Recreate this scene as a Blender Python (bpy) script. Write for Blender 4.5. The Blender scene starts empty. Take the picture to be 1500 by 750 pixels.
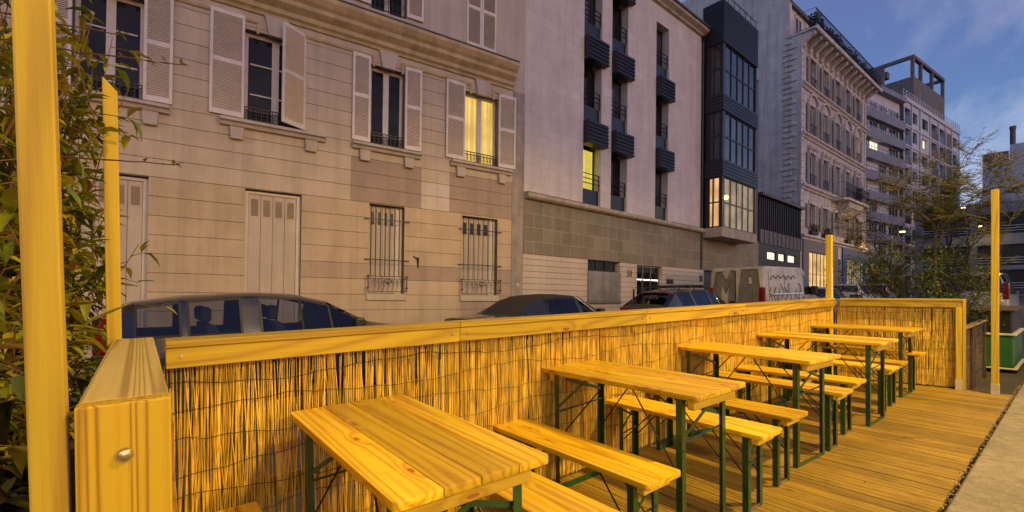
import bpy, bmesh, math, random
from math import sin, cos, pi, radians as R_, sqrt, atan2, tan
from mathutils import Vector as V, Matrix as MX, Euler
random.seed(7)
EXPO = 1.1
S = bpy.context.scene
COL = S.collection
rnd = random.random
def ru(a, b): return a + (b - a) * random.random()
# ------------------------------------------------------------------ object helpers
def tag(o, label=None, cat=None, group=None, kind=None):
    if label: o['label'] = label
    if cat: o['category'] = cat
    if group: o['group'] = group
    if kind: o['kind'] = kind
    return o
def empty(name, M, label=None, cat=None, group=None):
    o = bpy.data.objects.new(name, None); COL.objects.link(o); o.empty_display_size = .2
    o.matrix_world = M
    return tag(o, label, cat, group)
class MB:
    """collects polygons (with one random value per shape) and links them as one mesh object"""
    def __init__(s): s.v = []; s.f = []; s.c = []
    def add(s, vs, fs, var=None):
        if var is None: var = (rnd(), rnd(), rnd())
        n = len(s.v); s.v += [tuple(p) for p in vs]
        for f in fs: s.f.append(tuple(i + n for i in f)); s.c.append(var)
        return s
    def quad(s, a, b, c, d, var=None): return s.add((a, b, c, d), ((0, 1, 2, 3),), var)
    def box(s, x0, x1, y0, y1, z0, z1, var=None, M=None):
        vs = [V((x, y, z)) for z in (z0, z1) for x, y in ((x0, y0), (x1, y0), (x1, y1), (x0, y1))]
        if M is not None: vs = [M @ p for p in vs]
        return s.add(vs, ((3, 2, 1, 0), (4, 5, 6, 7), (0, 1, 5, 4), (1, 2, 6, 5), (2, 3, 7, 6), (3, 0, 4, 7)), var)
    def bar(s, p, q, w, h, up=(0, 0, 1), var=None):
        p = V(p); q = V(q); d = (q - p).normalized(); u = V(up)
        a = d.cross(u)
        if a.length < 1e-4: a = d.cross(V((1, 0, 0)))
        a.normalize(); b = a.cross(d).normalized(); a = a * w / 2; b = b * h / 2
        vs = [p - a - b, p + a - b, p + a + b, p - a + b, q - a - b, q + a - b, q + a + b, q - a + b]
        return s.add(vs, ((0, 1, 2, 3), (7, 6, 5, 4), (4, 5, 1, 0), (5, 6, 2, 1), (6, 7, 3, 2), (7, 4, 0, 3)), var)
    def tube(s, pts, r, n=6, var=None, cap=True):
        pts = [V(p) for p in pts]; m = len(pts)
        rs = r if isinstance(r, (list, tuple)) else [r] * m
        vs = []; ref = None
        for i, p in enumerate(pts):
            d = (pts[min(i + 1, m - 1)] - pts[max(i - 1, 0)]).normalized()
            if ref is None: ref = V((0, 0, 1)) if abs(d.z) < .9 else V((1, 0, 0))
            a = d.cross(ref)
            if a.length < 1e-5: a = d.cross(V((.3, 1, .2)))
            a.normalize(); b = a.cross(d); ref = b.cross(d) * -1 if False else ref
            for k in range(n):
                t = 2 * pi * k / n; vs.append(p + (a * cos(t) + b * sin(t)) * rs[i])
        fs = []
        for i in range(m - 1):
            for k in range(n):
                k2 = (k + 1) % n; fs.append((i * n + k2, i * n + k, (i + 1) * n + k, (i + 1) * n + k2))
        if cap: fs += [tuple(range(n)), tuple(reversed(range((m - 1) * n, m * n)))]
        return s.add(vs, fs, var)
    def prism(s, poly, ax, t0, t1, var=None, M=None):
        """poly: 2D outline; ax 'x','y','z' = direction of thickness"""
        def P(a, b, t): return V((t, a, b)) if ax == 'x' else V((a, t, b)) if ax == 'y' else V((a, b, t))
        n = len(poly); vs = [P(a, b, t0) for a, b in poly] + [P(a, b, t1) for a, b in poly]
        if M is not None: vs = [M @ p for p in vs]
        fs = [tuple(range(n)), tuple(reversed(range(n, 2 * n)))] + [(i, i + n, (i + 1) % n + n, (i + 1) % n) for i in range(n)]
        return s.add(vs, fs, var)
    def build(s, name, mat, parent=None, smooth=0, bevel=0, M=None, seg=1):
        me = bpy.data.meshes.new(name); me.from_pydata(s.v, [], s.f)
        at = me.attributes.new('var', 'FLOAT_COLOR', 'FACE')
        at.data.foreach_set('color', [x for c in s.c for x in (c[0], c[1], c[2], 1.)])
        bm = bmesh.new(); bm.from_mesh(me)
        if not getattr(s, 'keep', 0): bmesh.ops.recalc_face_normals(bm, faces=bm.faces)
        if bevel:
            bmesh.ops.bevel(bm, geom=[e for e in bm.edges if len(e.link_faces) == 2 and e.calc_face_angle(0) > .6], offset=bevel, segments=seg, affect='EDGES', profile=.6, clamp_overlap=True)
        bm.to_mesh(me); bm.free()
        if smooth:
            me.polygons.foreach_set('use_smooth', [True] * len(me.polygons)); me.set_sharp_from_angle(angle=R_(smooth))
        me.materials.append(mat)
        o = bpy.data.objects.new(name, me); COL.objects.link(o)
        if M is not None: o.matrix_world = M
        if parent is not None: o.parent = parent
        return o
def kids(o): return [c for c in ALLKIDS.get(o.name, [])]
ALLKIDS = {}
def copy_tree(o, parent=None):
    c = o.copy(); COL.objects.link(c)
    if parent is not None: c.parent = parent
    for ch in [x for x in COL.objects if x.parent == o]: copy_tree(ch, c)
    return c
# ------------------------------------------------------------------ material helpers
def new(name):
    m = bpy.data.materials.new(name); m.use_nodes = True; nt = m.node_tree
    return m, nt, nt.nodes['Principled BSDF'], (lambda t, **k: nd(nt, t, **k))
def nd(nt, t, **k):
    n = nt.nodes.new(t)
    for a, b in k.items():
        if a.startswith('i_'):
            key = a[2:]; key = int(key) if key.isdigit() else key
            n.inputs[key].default_value = b
        else: setattr(n, a, b)
    return n
def L(nt, a, b): nt.links.new(a, b)
def ramp(nt, fac, stops):
    r = nt.nodes.new('ShaderNodeValToRGB'); e = r.color_ramp.elements
    while len(e) < len(stops): e.new(.5)
    for x, (p, c) in zip(e, stops):
        x.position = p; x.color = (c, c, c, 1) if isinstance(c, (int, float)) else (*c, 1)
    L(nt, fac, r.inputs[0]); return r.outputs[0]
def mixc(nt, f, a, b, mode='MIX'):
    m = nt.nodes.new('ShaderNodeMix'); m.data_type = 'RGBA'; m.blend_type = mode
    for s, i in ((f, 0), (a, 6), (b, 7)):
        if hasattr(s, 'is_linked'): L(nt, s, m.inputs[i])
        else: m.inputs[i].default_value = s if i == 0 else (*s, 1)
    return m.outputs[2]
def math_(nt, op, a, b=0., clamp=False):
    m = nt.nodes.new('ShaderNodeMath'); m.operation = op; m.use_clamp = clamp
    for s, i in ((a, 0), (b, 1)):
        if hasattr(s, 'is_linked'): L(nt, s, m.inputs[i])
        else: m.inputs[i].default_value = s
    return m.outputs[0]
def surf(name, col, rough=.7, amt=.18, scale=3., bump=.15, bscale=60., metal=0, tint=0., coat=0, stretch=(1, 1, 1), stain=0., spec=.5, grain=0.):
    """painted / mineral / metal surface: two scales of noise in colour, fine bump, optional per-shape tint and run-off stains"""
    m, nt, b, N = new(name)
    tc = N('ShaderNodeTexCoord').outputs['Object']
    mp = N('ShaderNodeMapping'); mp.inputs['Scale'].default_value = stretch; L(nt, tc, mp.inputs[0])
    n1 = N('ShaderNodeTexNoise', i_Scale=scale, i_Detail=6., i_Roughness=.6); L(nt, mp.outputs[0], n1.inputs[0])
    f = ramp(nt, n1.outputs[0], [(.3, 1 - amt), (.7, 1 + amt * .6)])
    c = mixc(nt, 1., col, f, 'MULTIPLY')
    if grain:
        g = N('ShaderNodeTexNoise', i_Scale=bscale * 1.5, i_Detail=3.); L(nt, tc, g.inputs[0])
        c = mixc(nt, 1., c, ramp(nt, g.outputs[0], [(.3, 1 - grain), (.7, 1 + grain)]), 'MULTIPLY')
    if stain:
        mp2 = N('ShaderNodeMapping'); mp2.inputs['Scale'].default_value = (2.2, 2.2, .16); L(nt, tc, mp2.inputs[0])
        n2 = N('ShaderNodeTexNoise', i_Scale=1.7, i_Detail=5., i_Roughness=.65); L(nt, mp2.outputs[0], n2.inputs[0])
        c = mixc(nt, 1., c, ramp(nt, n2.outputs[0], [(.36, 1 - stain), (.58, 1.)]), 'MULTIPLY')
    if tint:
        at = N('ShaderNodeAttribute', attribute_name='var')
        sp = N('ShaderNodeSeparateColor'); L(nt, at.outputs['Color'], sp.inputs[0])
        c = mixc(nt, 1., c, ramp(nt, sp.outputs[0], [(0, 1 - tint), (1, 1 + tint)]), 'MULTIPLY')
    L(nt, c, b.inputs['Base Color'])
    b.inputs['Roughness'].default_value = rough; b.inputs['Metallic'].default_value = metal
    b.inputs['Coat Weight'].default_value = coat; b.inputs['Specular IOR Level'].default_value = spec
    if bump:
        n3 = N('ShaderNodeTexNoise', i_Scale=bscale, i_Detail=4.); L(nt, tc, n3.inputs[0])
        bp = N('ShaderNodeBump', i_Strength=bump, i_Distance=.01); L(nt, n3.outputs[0], bp.inputs['Height']); L(nt, bp.outputs[0], b.inputs['Normal'])
    return m
def wood(name, dark, light, axis='X', rough=.5, coat=0., knots=.6, scale=1., bump=.15, tint=.3, rings=.42, cellk=2.4, dirt=0.):
    m, nt, b, N = new(name)
    tc = N('ShaderNodeTexCoord').outputs['Object']
    at = N('ShaderNodeAttribute', attribute_name='var')
    of = N('ShaderNodeVectorMath', operation='SCALE'); L(nt, at.outputs['Color'], of.inputs[0]); of.inputs['Scale'].default_value = 9.
    ad = N('ShaderNodeVectorMath', operation='ADD'); L(nt, tc, ad.inputs[0]); L(nt, of.outputs[0], ad.inputs[1])
    def mp(a, c):
        k = N('ShaderNodeMapping'); k.inputs['Scale'].default_value = [a if ax == axis else c for ax in 'XYZ']; L(nt, ad.outputs[0], k.inputs[0]); return k.outputs[0]
    # knots bend the grain round them; grain is laid out along the board and across it
    sx = N('ShaderNodeSeparateXYZ'); L(nt, ad.outputs[0], sx.inputs[0])
    al = sx.outputs['XYZ'.index(axis)]; ot = [k for k in 'XYZ' if k != axis]
    ac = math_(nt, 'ADD', sx.outputs['XYZ'.index(ot[0])], sx.outputs['XYZ'.index(ot[1])])
    cv = N('ShaderNodeCombineXYZ'); L(nt, math_(nt, 'MULTIPLY', al, cellk), cv.inputs[0]); L(nt, math_(nt, 'MULTIPLY', ac, cellk * 3.2), cv.inputs[1])
    vo = N('ShaderNodeTexVoronoi', i_Scale=1., i_Randomness=.95, voronoi_dimensions='2D'); L(nt, cv.outputs[0], vo.inputs['Vector'])
    csp = N('ShaderNodeSeparateColor'); L(nt, vo.outputs['Color'], csp.inputs[0])
    has = math_(nt, 'GREATER_THAN', csp.outputs[0], 1 - knots * .7)
    near = math_(nt, 'MULTIPLY', ramp(nt, vo.outputs['Distance'], [(.0, 1.), (.26, 0.)]), has)
    kn = math_(nt, 'MULTIPLY', ramp(nt, vo.outputs['Distance'], [(.045, 1.), (.062, 0.)]), has)
    n0 = N('ShaderNodeTexNoise', i_Scale=1. * scale, i_Detail=1.5, i_Roughness=.4); L(nt, mp(.32 / scale ** 2, 3.2), n0.inputs[0])
    ph = math_(nt, 'ADD', math_(nt, 'MULTIPLY', n0.outputs[0], 95.), math_(nt, 'MULTIPLY', near, 9.))
    ring = ramp(nt, math_(nt, 'ADD', math_(nt, 'MULTIPLY', math_(nt, 'SINE', ph), .5), .5), [(0., 0.), (.3, .62), (1., 1.)])
    n1 = N('ShaderNodeTexNoise', i_Scale=9. * scale, i_Detail=6., i_Roughness=.65); L(nt, mp(.3, 9.), n1.inputs[0])
    f = math_(nt, 'ADD', math_(nt, 'MULTIPLY', ring, rings), math_(nt, 'MULTIPLY', n1.outputs[0], 1.15 - rings))
    c = mixc(nt, ramp(nt, f, [(.22, 0.), (.85, 1.)]), dark, light)
    sp = N('ShaderNodeSeparateColor'); L(nt, at.outputs['Color'], sp.inputs[0])
    c = mixc(nt, 1., c, ramp(nt, sp.outputs[1], [(0, 1 - tint), (1, 1 + tint * .6)]), 'MULTIPLY')
    c = mixc(nt, math_(nt, 'MULTIPLY', near, .35), c, [x * y for x, y in zip(dark, (.95, .6, .4))])
    c = mixc(nt, math_(nt, 'MULTIPLY', kn, .85), c, [x * y for x, y in zip(dark, (.62, .38, .25))])
    if dirt:
        n4 = N('ShaderNodeTexNoise', i_Scale=2.2, i_Detail=8., i_Roughness=.7); L(nt, tc, n4.inputs[0])
        c = mixc(nt, 1., c, ramp(nt, n4.outputs[0], [(.35, 1 - dirt), (.62, 1.05)]), 'MULTIPLY')
    L(nt, c, b.inputs['Base Color'])
    L(nt, ramp(nt, n1.outputs[0], [(.3, rough - .07), (.7, rough + .1)]), b.inputs['Roughness'])
    b.inputs['Coat Weight'].default_value = coat; b.inputs['Coat Roughness'].default_value = .16
    bp = N('ShaderNodeBump', i_Strength=bump, i_Distance=.004); L(nt, f, bp.inputs['Height']); L(nt, bp.outputs[0], b.inputs['Normal'])
    return m
def bricks(name, c1, c2, mortar, bw, bh, msize=.006, rough=.8, bump=.4, plane='XZ', amt=.2, stain=0., off=.5, grain=0.):
    m, nt, b, N = new(name)
    tc = N('ShaderNodeTexCoord').outputs['Object']
    sx = N('ShaderNodeSeparateXYZ'); L(nt, tc, sx.inputs[0])
    cb = N('ShaderNodeCombineXYZ'); L(nt, sx.outputs['XYZ'.index(plane[0])], cb.inputs[0]); L(nt, sx.outputs['XYZ'.index(plane[1])], cb.inputs[1])
    br = N('ShaderNodeTexBrick', i_Scale=1., offset=off); L(nt, cb.outputs[0], br.inputs[0])
    br.inputs['Brick Width'].default_value = bw; br.inputs['Row Height'].default_value = bh; br.inputs['Mortar Size'].default_value = msize
    br.inputs['Color1'].default_value = (*c1, 1); br.inputs['Color2'].default_value = (*c2, 1); br.inputs['Mortar'].default_value = (*mortar, 1)
    n1 = N('ShaderNodeTexNoise', i_Scale=1.1, i_Detail=7., i_Roughness=.65); L(nt, tc, n1.inputs[0])
    c = mixc(nt, 1., br.outputs[0], ramp(nt, n1.outputs[0], [(.3, 1 - amt), (.7, 1 + amt * .6)]), 'MULTIPLY')
    if stain:
        mp2 = N('ShaderNodeMapping'); mp2.inputs['Scale'].default_value = (2.2, 2.2, .13); L(nt, tc, mp2.inputs[0])
        n2 = N('ShaderNodeTexNoise', i_Scale=1.7, i_Detail=5., i_Roughness=.65); L(nt, mp2.outputs[0], n2.inputs[0])
        c = mixc(nt, 1., c, ramp(nt, n2.outputs[0], [(.36, 1 - stain), (.58, 1.)]), 'MULTIPLY')
    if grain:
        for sc_, g_ in ((170., grain), (14., grain * .6)):
            g = N('ShaderNodeTexNoise', i_Scale=sc_, i_Detail=4.); L(nt, tc, g.inputs[0]); c = mixc(nt, 1., c, ramp(nt, g.outputs[0], [(.32, 1 - g_), (.68, 1 + g_)]), 'MULTIPLY')
    L(nt, c, b.inputs['Base Color']); b.inputs['Roughness'].default_value = rough
    n3 = N('ShaderNodeTexNoise', i_Scale=40., i_Detail=4.); L(nt, tc, n3.inputs[0])
    h = math_(nt, 'ADD', math_(nt, 'MULTIPLY', math_(nt, 'SUBTRACT', 1., br.outputs['Fac']), 1.), math_(nt, 'MULTIPLY', n3.outputs[0], .5))
    bp = N('ShaderNodeBump', i_Strength=bump, i_Distance=.008); L(nt, h, bp.inputs['Height']); L(nt, bp.outputs[0], b.inputs['Normal'])
    return m
def glow(name, col, strength, stripes=0., col2=None):
    """lit window: folds of a curtain, brighter towards a lamp somewhere inside"""
    m, nt, b, N = new(name)
    b.inputs['Base Color'].default_value = (.1, .1, .1, 1); b.inputs['Roughness'].default_value = .08
    tc = N('ShaderNodeTexCoord').outputs['Object']
    mp = N('ShaderNodeMapping'); mp.inputs['Scale'].default_value = (9, 9, .22); L(nt, tc, mp.inputs[0])
    n1 = N('ShaderNodeTexNoise', i_Scale=1.8, i_Detail=5.); L(nt, mp.outputs[0], n1.inputs[0])
    n2 = N('ShaderNodeTexNoise', i_Scale=1.3, i_Detail=3.); L(nt, tc, n2.inputs[0])
    f = math_(nt, 'MULTIPLY', ramp(nt, n1.outputs[0], [(.33, .15), (.66, 1.)]), ramp(nt, n2.outputs[0], [(.35, .35), (.62, 1.)]))
    c = mixc(nt, f, [x * .7 for x in (col2 or [x * .55 for x in col])], col)
    L(nt, c, b.inputs['Emission Color']); b.inputs['Emission Strength'].default_value = strength
    return m
def pane(name, col=(.012, .014, .018), rough=.04, spec=.6):
    m, nt, b, N = new(name)
    tc = N('ShaderNodeTexCoord').outputs['Object']
    n1 = N('ShaderNodeTexNoise', i_Scale=1.3, i_Detail=3.); L(nt, tc, n1.inputs[0])
    L(nt, mixc(nt, ramp(nt, n1.outputs[0], [(.35, 0.), (.7, 1.)]), [x * .5 for x in col], [x * 1.7 for x in col]), b.inputs['Base Color'])
    b.inputs['Roughness'].default_value = rough; b.inputs['Specular IOR Level'].default_value = spec
    n2 = N('ShaderNodeTexNoise', i_Scale=1.8, i_Detail=1.); L(nt, tc, n2.inputs[0])
    bp = N('ShaderNodeBump', i_Strength=.06, i_Distance=.05); L(nt, n2.outputs[0], bp.inputs['Height']); L(nt, bp.outputs[0], b.inputs['Normal'])
    return m
def car_glass(name, tint=(.35, .4, .42)):
    m, nt, b, N = new(name); nt.nodes.remove(b)
    out = nt.nodes['Material Output']
    t = N('ShaderNodeBsdfTransparent'); t.inputs[0].default_value = (*tint, 1)
    g = N('ShaderNodeBsdfGlossy'); g.inputs['Roughness'].default_value = .02; g.inputs[0].default_value = (.9, .95, 1, 1)
    lw = N('ShaderNodeFresnel'); lw.inputs['IOR'].default_value = 1.6
    mx = N('ShaderNodeMixShader'); L(nt, lw.outputs[0], mx.inputs[0]); L(nt, t.outputs[0], mx.inputs[1]); L(nt, g.outputs[0], mx.inputs[2])
    L(nt, mx.outputs[0], out.inputs[0]); return m
def leaf_mat(name, cols, rough=.45):
    m, nt, b, N = new(name)
    at = N('ShaderNodeAttribute', attribute_name='var')
    sp = N('ShaderNodeSeparateColor'); L(nt, at.outputs['Color'], sp.inputs[0])
    n = len(cols); c = ramp(nt, sp.outputs[0], [(i / (n - 1), x) for i, x in enumerate(cols)])
    c = mixc(nt, 1., c, ramp(nt, sp.outputs[1], [(0, .6), (1, 1.25)]), 'MULTIPLY')
    L(nt, c, b.inputs['Base Color']); b.inputs['Roughness'].default_value = rough
    b.inputs['Subsurface Weight'].default_value = 0
    tr = N('ShaderNodeBsdfTranslucent'); L(nt, c, tr.inputs[0])
    mx = N('ShaderNodeMixShader', i_0=.28); L(nt, b.outputs[0], mx.inputs[1]); L(nt, tr.outputs[0], mx.inputs[2])
    L(nt, mx.outputs[0], nt.nodes['Material Output'].inputs[0])
    return m
# ------------------------------------------------------------------ camera, frames
SLOPE = .0279
TILT = MX.Rotation(-math.atan(SLOPE), 4, 'Y')
def deckM(a, b, z=0., yaw=0.): return TILT @ MX.Translation((a, b, z)) @ MX.Rotation(yaw, 4, 'Z')
H = 1.2935
th, pit, rol = R_(51.1568), R_(.4787), R_(.6913)
ex = V((sin(th), -cos(th), 0)); ey = V((cos(th), sin(th), 0)); ez = V((0, 0, 1))
fw = ey * cos(pit) + ez * sin(pit); up0 = -ey * sin(pit) + ez * cos(pit)
rt = ex * cos(rol) + up0 * sin(rol); upv = -ex * sin(rol) + up0 * cos(rol)
cd = bpy.data.cameras.new('camera'); cam = bpy.data.objects.new('camera', cd); COL.objects.link(cam)
cam.matrix_world = MX(((rt.x, upv.x, -fw.x, 0), (rt.y, upv.y, -fw.y, 0), (rt.z, upv.z, -fw.z, H), (0, 0, 0, 1)))
cd.sensor_width = 36; cd.lens = 36 * 676.5933 / 1500; cd.shift_y = (433.1287 - 676.5933 * tan(pit) - 375) / 1500
cd.clip_start = .05; cd.clip_end = 3000; S.camera = cam
S.view_settings.view_transform = 'Standard'; S.view_settings.look = 'None'; S.view_settings.exposure = EXPO; S.view_settings.gamma = 1
S.view_settings.use_curve_mapping = False
S.render.engine = 'CYCLES'; S.cycles.use_denoising = True; S.cycles.max_bounces = 6; S.cycles.transparent_max_bounces = 12
S.cycles.sample_clamp_indirect = 4.; S.cycles.caustics_reflective = False; S.cycles.caustics_refractive = False
# ------------------------------------------------------------------ materials
PINE_D, PINE_L = (.46, .195, .004), (.82, .57, .012)
M_TABLE = wood('lacquered_pine', PINE_D, PINE_L, 'Y', .34, .15, .62, 1.5, .06, rings=.36, tint=.36)
M_APRON = wood('pine_crossbar', (.5, .31, .012), (.74, .54, .03), 'X', .5, 0, .3)
M_RAILX = wood('rail_pine', (.29, .17, .004), (.46, .335, .008), 'X', .5, .05, .75, 1., .12, cellk=1.6)
M_RAILY = wood('rail_pine_across', (.29, .17, .004), (.46, .335, .008), 'Y', .55, .05, .5)
M_POSTZ = wood('post_pine', (.42, .27, .008), (.64, .475, .02), 'Z', .55, 0, .12, 1.6, .12, rings=.4)
M_FRONTZ = wood('treated_pine', (.4, .21, .004), (.7, .48, .01), 'Z', .55, 0, .3, 5.5, .15, rings=.7)
M_TOPY = wood('weathered_pine', (.3, .21, .06), (.5, .39, .14), 'Y', .7, 0, .4, 3.6, .2, rings=.7)
M_ENDGR = wood('end_grain', (.16, .07, .025), (.3, .15, .06), 'X', .8, 0, 0)
M_DECK = wood('deck_pine', (.2, .12, .011), (.335, .226, .028), 'Y', .6, 0, .15, 1.2, .15, tint=.2, rings=.3, dirt=.28)
M_OLDWX = wood('dark_planter_wood', (.035, .022, .012), (.12, .075, .035), 'Y', .8, 0, .3, dirt=.4)
M_GREEN = surf('green_steel_enamel', (.022, .075, .014), .38, .3, 30, .05, tint=.1, coat=.2)
M_BLKST = surf('blackened_steel', (.012, .012, .012), .42, .3, 30, .05)
M_ZINC = surf('bright_zinc', (.55, .54, .5), .32, .15, 30, .05, metal=1)
M_BRASS = surf('yellow_zinc_bolt', (.6, .5, .28), .28, .2, 80, .1, metal=1)
M_ASPH = surf('asphalt', (.055, .052, .05), .85, .3, .8, .6, 90, grain=.35)
M_PAVE = bricks('pavement_slabs', (.22, .2, .17), (.24, .22, .19), (.1, .09, .08), 4.5, 2.2, .012, .85, .5, 'XY', .35, grain=.3)
M_KERB = surf('granite_kerb', (.3, .28, .25), .75, .25, 6, .5, 120, grain=.3)
def reed_mat():
    m, nt, b, N = new('dry_reed')
    at = N('ShaderNodeAttribute', attribute_name='var'); sp = N('ShaderNodeSeparateColor'); L(nt, at.outputs['Color'], sp.inputs[0])
    c = ramp(nt, sp.outputs[0], [(0, (.38, .18, .015)), (.3, (.64, .4, .03)), (.7, (.82, .57, .05)), (1, (.86, .66, .14))])
    tc = N('ShaderNodeTexCoord'); mp = N('ShaderNodeMapping'); mp.inputs['Scale'].default_value = (30, 30, 7); L(nt, tc.outputs['Object'], mp.inputs[0])
    n = N('ShaderNodeTexNoise', i_Scale=1., i_Detail=3.); L(nt, mp.outputs[0], n.inputs[0])
    c = mixc(nt, 1., c, ramp(nt, n.outputs[0], [(.3, .6), (.6, 1.1)]), 'MULTIPLY')
    L(nt, c, b.inputs['Base Color']); b.inputs['Roughness'].default_value = .5
    return m
M_REED = reed_mat()
# ------------------------------------------------------------------ ground
def sheet(name, x0, x1, y0, y1, z0, z1, mat, nx=1):
    """sheet in street coordinates (x along the street, y across), z0 at y0, z1 at y1"""
    mb = MB(); xs = [x0 + (x1 - x0) * i / nx for i in range(nx + 1)]
    for i in range(nx): mb.quad((xs[i], y0, z0), (xs[i + 1], y0, z0), (xs[i + 1], y1, z1), (xs[i], y1, z1))
    o = mb.build(name, mat, M=TILT); o['kind'] = 'structure'; return o
g = MB()
for (xa, xb) in ((-600, 110), (110, 900)):
    za, zb = xa * SLOPE - .45, min(xb, 110) * SLOPE - .45
    if xa == 110: za = zb
    g.quad((xa, -500, za), (xb, -500, zb), (xb, 600, zb), (xa, 600, za))
go = g.build('ground', M_ASPH); go['kind'] = 'structure'
sheet('road', -40, 110, .5, 9.3, -.17, -.3, M_ASPH)
def kerbstone(name, x0, x1, y0, y1, z0, z1, mat):
    mb = MB().box(x0, x1, y0, y1, z0, z1); o = mb.build(name, mat, M=TILT, bevel=.012); o['kind'] = 'structure'; return o
kerbstone('pavement', -30, 110, -7, .2, -.4, -.006, M_PAVE)
kerbstone('kerb', -30, 110, .2, .505, -.4, -.003, M_PAVE)
kerbstone('far_kerb', -40, 110, 9.3, 9.5, -.5, -.17, M_KERB)
kerbstone('far_pavement', -40, 110, 9.5, 12.9, -.5, -.175, M_PAVE)
# deck: ribbed boards laid across the terrace
d = MB(); a = -.62; k = 0
while a < 7.74:
    v = (rnd(), rnd(), rnd()); y0 = .526 + ru(-.004, .004)
    for j in range(4):
        x0 = a + .003 + j * .0285
        d.box(x0, x0 + .0258, y0, 2.32, -.02, ru(-.0012, .0012), v)
    d.box(a + .0035, a + .1135, y0 + .001, 2.319, -.03, -.0028, v)
    a += .1175
dk = d.build('deck', M_DECK, M=TILT); dk['kind'] = 'structure'
j = MB()
for y in (.56, 1.4, 2.25): j.box(-.6, 7.7, y - .025, y + .025, -.16, -.031)
jo = j.build('deck_joists', M_OLDWX, M=TILT); jo['kind'] = 'structure'
# ------------------------------------------------------------------ beer tables and benches
def rpoly(x0, x1, y0, y1, r, corners):
    """rectangle outline with chosen corners rounded: order (x0,y0),(x1,y0),(x1,y1),(x0,y1)"""
    out = []
    cs = ((x0, y0, 1, 1, pi), (x1, y0, -1, 1, 1.5 * pi), (x1, y1, -1, -1, 0), (x0, y1, 1, -1, .5 * pi))
    for i, (x, y, sx, sy, a0) in enumerate(cs):
        if i in corners:
            for k in range(5):
                t = a0 + k * pi / 8; out.append((x + sx * r + r * cos(t), y + sy * r + r * sin(t)))
        else: out.append((x, y))
    return out
def beer_furniture(name, W, Ln, Ht, splits, th, blockh, inset, table):
    root = empty(name, MX.Identity(4))
    mb = MB(); xs = [0] + [W * s for s in splits] + [W]
    for i in range(len(xs) - 1):
        cs = (0, 3) if i == 0 else (1, 2) if i == len(xs) - 2 else ()
        g = .0007
        mb.prism(rpoly(xs[i] + (g if i else 0), xs[i + 1] - (g if i < len(xs) - 2 else 0), 0, Ln, .018, cs), 'z', Ht - th, Ht)
    mb.build('table_top' if table else 'seat', M_TABLE, root, bevel=.0045 if table else .004, seg=2, smooth=50)
    lw = .034
    for s in (0, 1):
        def Y(y): return Ln - y if s else y
        def q(*yy): return sorted(Y(y) for y in yy)
        y0, y1 = q(.04, .078)
        MB().box(inset, W - inset, y0, y1, Ht - th - blockh, Ht - th - .0005).build('crossbar', M_APRON, root, bevel=.003)
        ztop = Ht - th - .002; ya, yb = q(.1, .134); yf = q(.1, .104)
        for x in (0, 1):
            xa, xb = (W - .036 - lw, W - .036) if x else (.036, .036 + lw)
            m = MB(); xc = (xb - .004, xb) if x else (xa, xa + .004)
            m.box(xc[0], xc[1], ya, yb, 0.004, ztop); yy = q(.1, .104)
            xd = (xa, xb - .0042) if x else (xa + .0042, xb)
            m.box(xd[0], xd[1], yy[0], yy[1], 0.004, ztop)
            m.tube([((xa + xb) / 2, Y(.0985), Ht * .62), ((xa + xb) / 2, Y(.0955), Ht * .62)], .006, 8)
            leg = m.build('leg', M_GREEN, root)
            # diagonal stay rod from the leg to the underside of the top
            xm = (xa + xb) / 2; f = .33 if table else .22
            MB().tube([(xm, Y(.128), Ht * .44), (xm + (W / 2 - xm) * .3, Y(.128 + f), ztop - .006), (xm + (W / 2 - xm) * .3, Y(.128 + f + .03), ztop - .004)], .0042, 6).build('stay_rod', M_BLKST, root)
        fy0, fy1 = q(.102, .132)
        fb = MB().box(.04, W - .04, fy0, fy1, .0, .0038).box(.04, W - .04, *q(.102, .1055), .004, .022)
        fb.build('foot_bar', M_GREEN if s else M_ZINC if not table else M_GREEN, root)
        br = MB(); yb1, yb2 = Y(.112), Y(.118); w = .02 if table else .014
        zl, zh = (Ht - .24, Ht - .075) if table else (Ht - .19, Ht - .06)
        br.bar((.06, yb1, zl), (W * .76, yb1, zh), .003, w, (0, 0, 1)).bar((W * .24, yb2, zh), (W - .06, yb2, zl + .06), .003, w, (0, 0, 1))
        br.build('cross_brace', M_GREEN, root)
        MB().tube([(.06, Y(.124), zl - .03), (W - .06, Y(.124), zl - .01)], .005, 6).build('tie_rod', M_GREEN, root)
    return root
TW, TL = .517, 1.082
SPOT_T = [(.5087, 1.0524, -.86), (2.0654, 1.1421, .57), (3.5881, 1.1718, -3.49), (5.1358, 1.1251, -1.43), (6.7237, 1.2033, -.27)]
LAB_T = ['nearest pine beer table, its broad knotty top filling the bottom of the photo', 'pine beer table second from the front, beside the bench that juts lowest in the photo',
         'pine beer table in the middle of the row of five', 'pine beer table fourth from the front, second from the reed screen at the end', 'farthest pine beer table, right in front of the reed screen at the end']
SPL = [(.27, .5, .76), (.34, .67), (.3, .68), (.36, .7), (.33, .66)]
proto = beer_furniture('beer_table', TW, TL, .77, SPL[0], .027, .056, .045, True)
p2 = beer_furniture('beer_table', TW, TL, .77, SPL[1], .027, .056, .045, True)
for i, (x, y, r) in enumerate(SPOT_T):
    o = proto if i == 0 else p2 if i == 1 else copy_tree(p2)
    o.matrix_world = deckM(x, y, .001, R_(r)); tag(o, LAB_T[i], 'table', 'beer tables in a row on the deck')
    if i > 1:   # a top of its own, cut from other boards
        for c in o.children:
            if c.name.startswith('table_top'):
                c.data = c.data.copy(); at = c.data.attributes['var']
                off = [(rnd(), rnd(), rnd()) for _ in range(3)]
                for e in at.data: e.color = tuple((v * .37 + .29 * i) % 1 for v in e.color[:3]) + (1,)
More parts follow.
